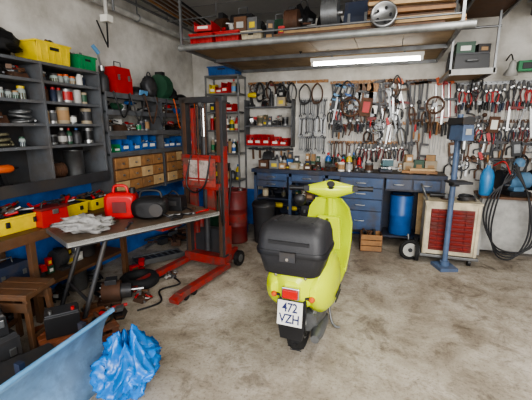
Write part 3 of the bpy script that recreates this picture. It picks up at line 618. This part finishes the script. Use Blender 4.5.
def brace(b,l,m):
    b.tube(cr([(0,0,0),(0,-l*.25,0),(.08,-l*.35,0),(.08,-l*.65,0),(0,-l*.75,0),(0,-l,0)],4),.009,dgrey,6); b.sph((0,0,0),.028,m,10,8); b.cyl((.08,-l*.5,0),.018,l*.2,m,(90,0,0),seg=8)
def gearring(b,l,m): b.torus((0,-l*.3,0),l*.28,l*.04,m,(0,0,0),20,6); b.cyl((0,-l*.3,0),l*.08,.02,grey,seg=10); b.box((0,-l*.3,0),(l*.5,.012,.008),m); b.box((0,-l*.3,0),(.012,l*.5,.008),m)
def boxsp(b,l,m): b.box((0,-l*.4,0),(l*.4,l*.7,.03),m); b.box((0,-l*.4,.017),(l*.25,l*.4,.004),R.choice([white,grey,red])); b.cyl((0,-l*.02,0),.008,l*.1,steel,(90,0,0),seg=6)
def anyt(b,l,m):
    f=R.choice([wrench,pliers,hammer,clamp,shears,brace,square,wrench,hacksaw,gearring,boxsp]); f(b,l,R.choice([dgrey,rust,grey]) if f in(wrench,gearring) else m)
def rail(x0,x1,z,m=wood,d=.02,h=.04):
    b=B('tool_rail'); b.bb(x0,x1,YB-.002-d,YB-.002,z-h/2,z+h/2,m)
    for i in range(int((x1-x0)/.06)): b.cyl((x0+.03+i*.06,YB-d-.015,z+.005),.004,.04,steel,(80,0,0),seg=6)
    b.done()
def hang(name,fn,x0,x1,z,n,l0,l1,mats,jit=.02,tilt=4,y=YB-.042):
    b=B(name)
    for i in range(n):
        x=x0+(x1-x0)*(i+.5)/n; b.T=TW(x+R.uniform(-jit,jit)*.4,z+R.uniform(-jit,jit),R.uniform(-tilt,tilt),y)
        fn(b,R.uniform(l0,l1),R.choice(mats))
    b.done()
RB=[red,dred,dred,black,black,black,dwood,dblue,dgrey,dgrey]
DK=[black,dgrey,rust,dwood,black,dred]
b=B('tool_panel'); b.bb(-1.3,-.88,YB-.022,YB-.002,1.2,2.02,lgrey)
for z in(1.98,1.72,1.45): b.bb(-1.3,-.88,YB-.03,YB-.022,z-.01,z+.01,grey)
b.done()
hang('wrench_set',wrench,-1.29,-.89,1.99,13,.2,.27,[grey,dgrey],.006,4)
hang('wrench_set',wrench,-1.29,-.89,1.73,14,.2,.28,[steel,grey,dgrey],.006,4)
hang('wrench_set',wrench,-1.29,-.89,1.46,12,.2,.27,[grey,dgrey],.006,4)
rail(-.85,.12,2.22); rail(-.85,.12,1.92); rail(-.85,.12,1.64,grey); rail(-.85,.12,1.38)
hang('bar_clamps',clamp,-.85,-.5,2.2,6,.25,.36,[blue,lblue,dgrey],.01,28)
hang('hand_saws',saw,-.5,-.2,2.2,4,.3,.4,[wood,dwood],.01,12)
hang('hand_tools',anyt,-.2,.14,2.2,7,.26,.38,DK,.04,12)
hang('pliers_row',pliers,-.85,-.45,1.92,8,.2,.28,RB,.02,6)
hang('hand_tools',anyt,-.45,.14,1.92,13,.24,.36,DK,.04,12)
hang('screwdriver_row',screwdriver,-.85,-.35,1.65,15,.2,.27,RB,.015)
hang('hand_tools',anyt,-.34,.14,1.66,11,.24,.34,DK,.04,12)
hang('wrench_set',wrench,-.85,-.45,1.38,11,.2,.3,[grey,dgrey,rust],.02,6)
hang('pliers_row',pliers,-.42,.12,1.38,12,.2,.28,RB,.02,6)
hang('hand_tools',anyt,-.8,.15,2.1,10,.3,.46,[black,dgrey,rust,dwood],.09,16,YB-.075)
hang('hand_tools',anyt,-.8,.15,1.72,9,.26,.4,[black,dgrey,rust,dwood],.09,16,YB-.075)
rail(.16,.72,2.2,dwood); hang('bar_clamps',clamp,.16,.46,2.2,6,.55,.85,[dgrey,black,rust],.02,3); hang('hacksaws',hacksaw,.5,.72,2.15,3,.38,.45,[dgrey,red],.01,6)
rail(.16,.72,1.65); hang('metal_files',screwdriver,.44,.72,1.66,8,.32,.45,[wood,orange,dwood,black],.01,2); hang('hand_tools',anyt,.16,.44,1.4,6,.22,.32,DK,.02,9)
hang('hand_tools',anyt,.2,.7,1.95,6,.3,.45,DK,.06,14,YB-.075)
for z,fn,nm,l0 in((2.14,pliers,'pliers_row',.2),(1.9,screwdriver,'screwdriver_row',.21),(1.67,pliers,'pliers_row',.21),(1.43,anyt,'hand_tools',.2),(1.19,anyt,'hand_tools',.22)):
    rail(.78,1.75,z,[grey,dwood][z<1.8]); hang(nm,fn,.78,1.75,z,26 if fn is screwdriver else 19,l0,l0+.08,RB if fn is not anyt else DK,.03,7)
hang('hand_tools',anyt,.85,1.7,1.8,7,.28,.4,DK,.09,14,YB-.075)
b=B('small_parts_shelf')
for z in(1.32,1.62,1.9): b.bb(-2.12,-1.36,5.1,YB-.002,z-.018,z,shelfm)
for x in(-2.12,-1.375): b.bb(x,x+.015,5.1,YB-.002,1.3,2.0,shelfm)
b.done()
shelf_row(['red_parts_bins'],-2.1,-1.38,1.32,.17,K_(5.19),.18,gap=.004,hs=1.4)
shelf_row(['small_boxes','glass_jars','paint_cans','metal_spare_parts'],-2.1,-1.38,1.62,.22,K_(5.19),.17,gap=.002,hs=1.5)
shelf_row(['power_drills','small_boxes','spray_cans','metal_spare_parts'],-2.1,-1.38,1.9,.24,K_(5.2),.15,gap=.002,hs=1.5)
rail(-2.12,-1.36,2.25); hang('hand_tools',anyt,-2.12,-1.36,2.24,11,.2,.3,DK,.03,12,YB-.05)
b=B('hanging_cable_loops')
for x in(-1.9,-1.72,-1.55,-1.4,-1.02,-1.2,-.6,.05,1.0): 
    w=R.uniform(.05,.09); m=R.choice([black,dgrey,black,rust]); z0=R.uniform(2.2,2.28)
    for k in range(4): b.tube(cr([(x,YB-.09-k*.008,z0),(x-w,YB-.09-k*.008,z0-.1),(x-w*.7,YB-.09,z0-.24-k*.01),(x+w*.7,YB-.09,z0-.24),(x+w,YB-.09-k*.008,z0-.1)],5,True),.008,m,6,True)
b.done()
rail(-1.34,-.88,2.25)
hang('hammers',hammer,-2.1,-1.4,1.28,6,.14,.2,[wood,dwood],.01,3)
# ---------------------------------------------------------------- loft shelf
ZL=2.45; XL0,XL1=-2.2,.52; YL0,YL1=3.55,YB-.002
b=B('overhead_storage_loft')
und=M('loft_plywood',(158,134,102),.7,scale=3,dirt=.5)
for i in range(6):
    x0=XL0+i*(XL1-XL0)/6; b.bb(x0+.003,x0+(XL1-XL0)/6-.003,YL0+.05,YL1,ZL,ZL+.02,und)
for y in(4.3,5.2): b.bb(XL0,XL1,y,y+.04,ZL-.04,ZL,grey)
b.rod((XL0-.03,YL0,ZL-.01),(XL1+.1,YL0,ZL-.01),.034,M('galvanised_pipe',(150,152,150),.45,.5,dirt=.3),12)
b.rod((XL0-.03,YL0+.02,ZL+.09),(XL1,YL0+.02,ZL+.09),.01,grey,8)
for x in(XL0,XL1): b.bb(x-.012,x+.012,YL0-.012,YL0+.012,ZL,ZC,grey)
for x in(XL0,XL1-.02): b.bb(x,x+.03,YL0,YL1,ZL-.03,ZL+.03,grey)
b.done()
b=B('lumber_stack')
for k in range(9):
    z=ZL+.036+.027*(k//3); l=R.uniform(1.3,1.7); b.box((-.3+R.uniform(-.1,.1),3.72+.12*(k%3),z),(l,.11,.024),R.choice([wood,pwood,dwood,wood]),(0,0,R.uniform(-1.2,1.2)))
b.done()
b=B('timber_boards')
for k in range(7): b.box((0,.06*(k%2),.02+.035*k),(.75,.26,.03),R.choice([wood,dwood,pwood]),(0,0,R.uniform(-4,4)))
b.done(loc=(.1,3.84,ZL+.108),rot=(0,0,3))
for nm,x,m,w in(('storage_crate',-2.02,red,.28),('storage_crate',-1.71,red,.28),('storage_crate',-1.43,cream,.22)): crate(nm,(x,3.78,ZL+.02),0,w,.26,.12 if m is red else .1,m)
b=B('red_parts_bins')
b.T=TR((-2.0,3.78,ZL+.17),(0,0,4)); i_bin(b,.2,.1,red)
b.done()
shelf_row(['small_boxes','metal_spare_parts','cable_coils'],-1.85,-1.36,ZL+.15,.16,K_(3.8),.2,hs=1.2,gap=.002)
shelf_row(['metal_spare_parts','small_boxes'],-1.3,-1.08,ZL+.02,.22,K_(3.75),.24)
shelf_row(['tool_bags','electric_motors','tool_bags','metal_spare_parts','cable_coils'],-1.15,-.3,ZL+.105,.34,K_(3.84),.3,gap=.001,hs=1.5)
shelf_row(['tool_bags','electric_motors','tool_cases','tool_bags'],-2.12,-.1,ZL+.02,.52,K_(4.22),.34,gap=.001,hs=2.4)
shelf_row(['tool_bags','electric_motors','tool_cases','small_boxes'],-2.12,.45,ZL+.02,.48,K_(4.75),.34,gap=.001,hs=2.2)
b=B('green_canvas_roll'); b.cyl((0,0,.06),.06,.5,dgreen,(0,90,0)); b.cyl((.05,.1,.05),.05,.5,dred,(0,90,0)); b.cyl((0,.05,.14),.045,.45,olive,(0,90,0)); b.done(loc=(-1.6,4.0,ZL+.021))
b=B('aluminium_wheel_rim'); b.T=TR((0,0,.115)); b.lathe((0,0,0),[(.0,-.02),(.03,-.02),(.03,-.035),(.09,-.02),(.1,-.05),(.115,-.05),(.115,.05),(.1,.05),(.09,.02),(0,.02)],steel,(80,0,0),28)
for k in range(5): a=rad(72*k); b.cyl((.06*math.cos(a),-.035,.06*math.sin(a)),.012,.02,black,(80,0,0),seg=8)
b.done(loc=(-.12,3.61,ZL+.02))
b=B('fluorescent_batten_lamp'); tubeM=M('tube_glow',(255,253,245),.4,emit=34,var=0)
b.bb(-.95,.3,4.36,4.44,2.36,2.4,white); b.cyl((-.325,4.4,2.335),.016,1.18,tubeM,(0,90,0)); 
for x in(-.93,.28): b.box((x,4.4,2.34),(.03,.05,.05),white)
for x in(-.7,.1): b.box((x,4.4,2.425),(.02,.02,.05),grey)
b.done()
b=B('hanging_bracket_shelf')
x0,x1,y0,y1=.56,1.0,4.4,5.25
b.bb(x0,x1,y0,y1,2.18,2.2,und)
for x in(x0,x1-.03):
    b.bb(x,x+.02,y0-.03,y0,2.15,ZC,grey); b.bb(x,x+.03,y0,y1,2.15,2.18,grey)
b.bb(x0,x1,y0-.03,y0,2.14,2.2,lgrey)
b.rod((x0,y0-.02,2.6),(x1,y0-.02,2.6),.012,grey); b.done()
b=B('black_tool_case'); b.box((0,0,.08),(.34,.26,.15),black,tp=(.96,.94)); b.box((0,0,.165),(.32,.24,.02),dgrey); b.tube([(-.06,-.13,.09),(-.05,-.16,.09),(.05,-.16,.09),(.06,-.13,.09)],.008,grey,6); b.done(loc=(.78,4.58,2.201),bev=.005)
b=B('small_boxes'); b.T=TR((.72,4.6,2.378)); i_box(b,.18,.12); b.T=TR((.89,4.58,2.378),(0,0,12)); i_box(b,.12,.09); b.done()
shelf_row(['tool_cases','small_boxes'],.6,.98,2.2,.34,K_(4.98),.26,hs=1.8)
b=B('timber_boards')
for k in range(6): b.box((0,.05*(k%2),.02+.035*k),(.4,.9,.03),R.choice([wood,dwood,pwood]),(0,0,R.uniform(-4,4)))
for x in(-.2,.2): b.box((x,0,-.012),(.02,1.0,.02),grey)
for x in(-.2,.2):
    for y in(-.45,.45): b.rod((x,y,-.01),(x,y,.35),.006,grey)
b.done(loc=(.84,4.15,2.74))
b=B('steel_ceiling_rail'); 
for dx in(0,.16):
    p,q=Vector((.95+dx,3.2,2.9)),Vector((1.5+dx,5.26,2.9)); b.tube([p,q],.022,dgrey,4); b.tube([p+Vector((0,0,.06)),q+Vector((0,0,.06))],.016,grey,4)
for t in(.2,.5,.85): pp=p.lerp(q,t); b.box((pp.x-.08,pp.y,3.02),(.3,.04,.14),grey)
b.done()
b=B('conduit_pipes'); b.rod((-2.95,.5,2.88),(-2.95,5.26,2.88),.035,lgrey,12)
for y in(1,2.4,3.8,5.1): b.torus((-2.95,y,2.88),.04,.008,grey,(90,0,0)); b.rod((-2.95,y,2.92),(-2.95,y,ZC-.02),.008,grey)
b.rod((-2.78,1.5,2.94),(-2.78,5.26,2.94),.015,grey,8)
b.rod((-2.6,2.9,ZC-.02),(-2.6,2.9,2.62),.02,lgrey); b.rod((-2.6,3.0,ZC-.02),(-2.6,3.0,2.7),.012,grey); b.box((-2.6,2.9,2.6),(.08,.08,.06),white)
b.tube(cr([(-2.6,2.9,2.58),(-2.7,3.0,2.4),(-2.85,3.15,2.45),(-3.0,3.2,2.7)]),.008,black); b.done()
b=B('garden_rake_handles')
for k in range(6): b.rod((-2.55+k*.07,2.2+.1*k,2.95+.006*k),(-2.75+k*.07,4.6,2.97),.014,R.choice([wood,dwood,grey,black]),8)
for k in range(8): b.box((-2.5+k*.035,2.3,2.9),(.008,.01,.1),rust)
b.box((-2.38,2.3,2.95),(.3,.02,.02),rust)
for y in(2.8,4.2): b.rod((-2.8,y,2.93),(-2.1,y,2.93),.01,grey); b.rod((-2.8,y,2.93),(-2.8,y,ZC-.015),.006,grey); b.rod((-2.1,y,2.93),(-2.1,y,ZC-.015),.006,grey)
b.done()
# ---------------------------------------------------------------- right: drill press, cart, etc.
b=B('pillar_drill_press'); bl=M('drill_grey_blue',(84,104,134),.45,dirt=.35)
b.box((0,0,.02),(.2,.24,.04),bl); b.cyl((0,0,.88),.03,1.7,bl); b.cyl((0,0,.06),.05,.06,bl)
b.box((0,-.1,1.02),(.2,.2,.025),dgrey); b.box((0,-.02,1.0),(.08,.08,.07),dgrey); b.cyl((.1,0,1.0),.01,.08,steel,(0,90,0))
b.box((0,-.05,1.54),(.12,.26,.16),bl,tp=(.9,.95)); b.box((0,-.02,1.66),(.13,.32,.07),dgrey,tp=(.9,.92)); b.cyl((0,-.12,1.42),.03,.1,steel); b.cyl((0,-.12,1.35),.018,.05,dgrey,r2=.026); b.cyl((0,-.12,1.28),.005,.1,steel)
b.cyl((0,.12,1.56),.055,.18,dgrey); 
for k in range(3):
    a=rad(90+120*k); b.rod((.07,-.08,1.5),(.1,-.08+.11*math.cos(a),1.5+.11*math.sin(a)),.005,steel); b.sph((.1,-.08+.11*math.cos(a),1.5+.11*math.sin(a)),.014,black,8,6)
b.cyl((.07,-.08,1.5),.024,.03,steel,(0,90,0)); b.box((-.0,-.182,1.55),(.06,.008,.06),lgrey)
b.done(loc=(.7,4.27,0),rot=(0,0,20),bev=.004)
b=B('welding_machine_cart')
w,d=.58,.34
b.box((0,0,.43),(w,d,.62),cream); b.box((0,0,.745),(w+.02,d+.02,.02),cream); b.box((-.0,-d/2-.004,.42),(w*.78,.01,.5),dred)
for k in range(9): b.box((0,-d/2-.016,.21+k*.053),(w*.74,.02,.03),M('louver_red',(130,38,32),.5,dirt=.6),(28,0,0))
for k in range(3): b.box((-.14+k*.14,-d/2-.02,.42),(.008,.02,.48),dred)
for s in(-1,1): b.box((s*w*.46,-d/2-.008,.42),(.03,.016,.6),cream)
b.box((0,0,.1),(w+.04,d+.06,.03),grey)
for sy in(-1,1):
    b.cyl((-w/2-.05,sy*.12,.11),.11,.045,rubber,(0,90,0),seg=28); b.cyl((-w/2-.05,sy*.12,.11),.07,.055,lgrey,(0,90,0),seg=20); b.cyl((w/2-.06,sy*.12,.045),.045,.03,black,(0,90,0))
b.rod((-w/2-.02,0,.11),(-w/2-.1,0,.11),.012,grey)
b.tube(cr([(-w/2+.02,-.1,.75),(-w/2-.04,-.1,.9),(-w/2-.04,.1,.9),(-w/2+.02,.1,.75)]),.012,grey)
b.done(loc=(.75,4.56,0),rot=(0,0,0),bev=.004)
b=B('hose_reel_wheel'); b.torus((0,0,.13),.105,.025,rubber,(90,0,0),28,8); b.cyl((0,0,.13),.085,.03,lgrey,(90,0,0),seg=24); b.cyl((0,0,.13),.025,.06,dgrey,(90,0,0)); b.rod((0,.03,.13),(0,.1,.3),.012,grey); b.done(loc=(.33,4.42,0),rot=(0,0,15))
b=B('angle_grinders'); b.T=TR((.6,4.58,.757)); i_grind(b,.24,.1); b.done()
b=B('cable_coils'); b.T=TR((.9,4.56,.757),(0,0,20)); i_coil(b,.2,.06); b.done()
b=B('wooden_side_table'); b.bb(1.12,1.9,4.85,5.28,.74,.77,dwood)
for x in(1.14,1.84):
    for y in(4.87,5.22): b.bb(x,x+.04,y,y+.04,0,.74,lgrey)
b.bb(1.14,1.88,5.0,5.02,.04,.73,lgrey); b.done(bev=.003)
b=B('blue_gas_cylinder'); b.lathe((0,0,0),[(.07,0),(.078,.02),(.078,.24),(.055,.31),(.025,.34),(.02,.37)],M('cyl_blue',(60,130,185),.4),seg=22); b.torus((0,0,.39),.04,.008,grey); b.cyl((0,0,.39),.012,.06,steel); b.done(loc=(1.18,4.95,.771))
b=B('bench_grinder'); gb=M('grinder_blue',(88,128,160),.45,dirt=.3); b.box((0,0,.03),(.24,.2,.06),black); b.cyl((0,0,.19),.1,.24,gb,(0,90,0),seg=20); b.box((0,0,.09),(.12,.12,.1),gb)
for s in(-1,1): b.cyl((s*.19,0,.19),.125,.07,black,(0,90,0),seg=24); b.cyl((s*.19,-.015,.185),.105,.035,lgrey,(0,90,0),seg=24); b.box((s*.19,-.13,.15),(.06,.05,.01),steel); b.rod((s*.19,-.05,.3),(s*.19,-.14,.4),.008,steel)
b.tube(cr([(.05,0,.28),(.08,-.02,.42),(0,-.05,.5),(-.06,-.1,.46)]),.012,black); b.lathe((-.07,-.11,.42),[(.06,-.03),(.05,.03),(.015,.05)],gb,(20,0,0),16)
b.done(loc=(1.52,5.02,.771),rot=(0,0,15),bev=.003)
b=B('welding_hose')
for k in range(4):
    o=k*.03
    b.tube(cr([(1.35+o,4.8,1.05),(1.28-o,4.76,.8),(1.24-o,4.74,.4+o),(1.32,4.72,.08+o),(1.5+o,4.72,.06+o),(1.62+o,4.74,.35),(1.58,4.78,.8),(1.42,4.8,1.08+o)],6,True),.01,black,8,True)
b.tube(cr([(1.22,4.9,1.14),(1.3,4.8,1.2),(1.38,4.8,1.05)]),.008,red,8); b.rod((1.4,4.8,1.05),(1.4,5.29,1.1),.01,steel)
b.done()
b=B('work_lamp'); b.lathe((0,0,0),[(.02,.16),(.035,.13),(.04,.07),(.075,0),(.07,0),(.035,.05)],lgrey,(20,0,0),20); b.sph((0,0,.01),.028,white,10,8); b.tube(cr([(0,-.03,.15),(0,.08,.24),(0,.25,.2)]),.008,black); b.done(loc=(1.3,5.03,2.2))
b=B('green_control_box'); b.box((0,0,.06),(.2,.12,.12),green); b.box((0,-.064,.06),(.12,.012,.07),black); b.cyl((.07,-.07,.09),.012,.02,red,(90,0,0)); b.box((0,.05,.06),(.03,.08,.03),grey); b.done(loc=(1.5,5.2,2.25),bev=.004)
b=B('light_switch_box'); b.box((0,0,.06),(.08,.05,.12),white); b.box((0,-.028,.06),(.03,.01,.04),black); b.rod((0,0,.12),(0,0,.6),.008,white); b.done(loc=(1.9,5.27,1.02))
# ---------------------------------------------------------------- foreground left
b=B('blue_plastic_bag'); bagm=M('bag_plastic',(28,118,200),.25,var=.25,scale=5,trans=.1)
secs=[]
nn=110; nj=44
for j in range(nj+1):
    t=j/nj
    base=.22*(math.sin(math.pi*(.1+.78*t))**.55)*(1 if t<.6 else 1-.5*((t-.6)/.4))
    row=[]
    for i in range(nn):
        a=2*math.pi*i/nn; d=Vector((math.cos(a)*1.3,math.sin(a)*1.3,t*2.0))
        g=1+.3*noise.noise(d*1.2)
        cre=0
        for fr,am in((2.2,.2),(4.5,.1),(9,.05)): cre+=am*(1-2*abs(noise.noise(d*fr+Vector((fr,1,2)))))**3
        g+=cre-.15; zz=.34*t**.9*(1+.3*noise.noise(d*1.4+Vector((4,4,4))))+.04*cre*t
        row.append((base*g*math.cos(a)*.88,base*g*math.sin(a)*1.05,max(0.0,zz)))
    secs.append(row)
c=Vector((0,0,0))
for q in secs[-1]: c+=Vector(q)/nn
for f,dz in((.8,.01),(.6,-.05),(.35,-.11),(.1,-.14)): secs.append([(c.x+(q[0]-c.x)*f,c.y+(q[1]-c.y)*f,q[2]+dz) for q in secs[nj]])
b.loft(secs,bagm)
b.done(loc=(-1.43,1.53,.0),rot=(0,0,30))
b=B('snow_plough_blade'); pm=M('plough_blue_steel',(112,146,178),.5,.05,var=.22,scale=6,dirt=.4)
secs=[]
for j in range(9):
    t=j/8; y=1.58-t*1.1; row=[]
    for k in range(9):
        s=k/8; x=-1.70+.17*(2*s-1)**2*.6+.02*t; row.append((x,y+.05*s,.0+.46*s*(1-.1*t)))
    for k in range(8,-1,-1):
        s=k/8; x=-1.72+.17*(2*s-1)**2*.6+.02*t; row.append((x,y+.05*s,.0+.46*s*(1-.1*t)))
    secs.append(row)
b.loft(secs,pm); b.rod((-1.6,1.62,.45),(-1.6,.52,.42),.014,lblue,8)
for y in(1.5,1.1,.7): b.box((-1.74,y,.22),(.04,.03,.36),dblue)
b.done()
b=B('wooden_stool'); b.box((0,0,.46),(.34,.3,.03),dwood)
for k in range(3): b.box((0,-.1+k*.1,.48),(.34,.09,.014),dwood)
for sx in(-1,1):
    for sy in(-1,1): b.box((sx*.14,sy*.11,.225),(.035,.035,.45),dwood,(sy*3,-sx*3,0))
    b.box((sx*.145,0,.15),(.025,.22,.03),dwood)
b.box((0,-.12,.38),(.3,.02,.07),dwood); b.box((0,.12,.38),(.3,.02,.07),dwood); b.done(loc=(-2.44,1.62,0),rot=(0,0,15),bev=.004)
def bcase(loc,rz,w,d,h,m=black):
    b=B('black_tool_case'); b.box((0,0,h*.45),(w,d,h*.9),m,tp=(.97,.95)); b.box((0,0,h*.93),(w*.95,d*.94,h*.14),dgrey,tp=(.95,.93)); b.tube(cr([(-.07,-d/2,h/2),(-.05,-d/2-.05,h/2),(.05,-d/2-.05,h/2),(.07,-d/2,h/2)]),.01,black)
    for s in(-1,1): b.box((s*.14,-d/2-.002,h*.6),(.04,.012,.05),steel)
    b.done(loc=loc,rot=(0,0,rz),bev=.006)
bcase((-2.0,1.28,0),70,.42,.26,.2); bcase((-2.35,1.25,0),80,.4,.26,.3,dgrey); bcase((-2.38,1.25,.31),65,.36,.24,.14)
ow=M('orange_wood',(128,72,42),.6,dirt=.6,scale=10)
b=B('wooden_pallet')
for k in range(5): b.box((0,-.16+k*.08,.13),(.5,.07,.016),ow,(0,0,0))
for s in(-1,0,1): b.box((s*.22,0,.062),(.05,.38,.12),ow)
b.box((0,-.19,.06),(.5,.016,.07),ow); b.done(loc=(-2.12,1.78,0),rot=(0,0,60),bev=.003)
b=B('car_battery'); b.box((0,0,.08),(.22,.15,.16),black); b.box((0,0,.165),(.21,.14,.02),dgrey); b.cyl((-.07,-.04,.18),.012,.03,steel); b.cyl((.07,-.04,.18),.012,.03,red); b.done(loc=(-2.15,1.7,.14),rot=(0,0,50),bev=.004)
b=B('metal_spare_parts'); b.T=TR((-1.99,1.9,.14)); i_scrap(b,.18,.1); b.done()
for x,y,w_,h_ in((-2.12,2.18,.22,.12),(-2.3,2.1,.24,.16),(-2.5,2.45,.26,.2),(-2.1,2.5,.2,.1),(-2.55,2.98,.22,.14),(-2.15,3.02,.16,.1)):
    b=B('metal_spare_parts'); b.T=TR((x,y,.001),(0,0,R.uniform(0,90))); i_scrap(b,w_,h_); b.done()
b=B('floor_cable'); b.tube(cr([(-2.0,2.3,.012),(-1.9,2.5,.012),(-2.05,2.7,.012),(-1.95,2.9,.012),(-2.2,3.0,.012),(-2.3,2.6,.012)]),.009,black,6); b.done()
b=B('scooter_tyre'); b.torus((0,0,.055),.145,.055,rubber,n=32,seg=12); b.done(loc=(-2.34,2.76,0))
b=B('gearbox_housing'); b.cyl((0,0,.1),.1,.16,rust,(0,90,0),seg=20); b.cyl((.12,0,.1),.07,.1,dgrey,(0,90,0)); b.box((-.02,0,.02),(.2,.22,.04),rust); b.box((0,0,.2),(.1,.1,.06),dgrey); b.rod((.1,0,.1),(.28,0,.1),.015,steel)
for k in range(6): a=rad(60*k); b.cyl((-.085,.075*math.cos(a),.1+.075*math.sin(a)),.01,.02,steel,(0,90,0),seg=6)
b.done(loc=(-2.34,2.38,0),rot=(0,0,35),bev=.003)
b=B('loading_ramp'); b.box((0,0,.03),(.6,.18,.03),dgrey,(0,3,0)); 
for k in range(8): b.box((-.27+k*.075,0,.05),(.015,.16,.012),grey,(0,3,0))
b.box((0,-.09,.03),(.6,.015,.06),grey,(0,3,0)); b.box((0,.09,.03),(.6,.015,.06),grey,(0,3,0)); b.done(loc=(-2.55,3.4,.02),rot=(0,0,62))
b=B('iron_scrap_pile')
for k in range(16): b.cyl((R.uniform(-.18,.18),R.uniform(-.3,.3),.03+R.uniform(0,.09)),R.uniform(.012,.03),R.uniform(.12,.35),R.choice([rust,dgrey,rust,steel,black]),(90,0,R.uniform(0,180)),seg=8)
for k in range(6): b.box((R.uniform(-.18,.18),R.uniform(-.25,.25),.05),(.12,.08,.08),R.choice([rust,dgrey,dwood]),(0,0,R.uniform(0,90)))
b.done(loc=(-2.8,4.1,.01))
# ---------------------------------------------------------------- light
w=bpy.data.worlds.new('world'); bpy.context.scene.world=w; w.use_nodes=True
w.node_tree.nodes['Background'].inputs[0].default_value=(.98,.98,1,1); w.node_tree.nodes['Background'].inputs[1].default_value=2.7
l=bpy.data.lights.new('door_daylight','AREA'); l.shape='RECTANGLE'; l.size=4.0; l.size_y=2.4; l.energy=330; l.color=(1,.98,.95)
o=bpy.data.objects.new('door_daylight',l); bpy.context.scene.collection.objects.link(o); o.location=(1.7,-2.4,2.4); o.rotation_euler=(rad(74),0,rad(10))
l=bpy.data.lights.new('overhead_area_light','AREA'); l.shape='RECTANGLE'; l.size=.3; l.size_y=1.6; l.energy=35; l.color=(1,.98,.94)  # bare area light under the ceiling, out of view, no lamp fixture modelled
o=bpy.data.objects.new('overhead_area_light',l); bpy.context.scene.collection.objects.link(o); o.location=(.7,2.4,2.95)
try: bpy.context.scene.view_settings.look='AgX - Medium High Contrast'
except Exception as e: print(e)
# ---------------------------------------------------------------- camera
c=bpy.data.cameras.new('camera'); c.lens=350/532*36; c.sensor_width=36; c.clip_start=.05
o=bpy.data.objects.new('camera',c); bpy.context.scene.collection.objects.link(o); o.location=(0,0,1.6); o.rotation_euler=(rad(90-11.8),0,rad(19.1))
bpy.context.scene.camera=o
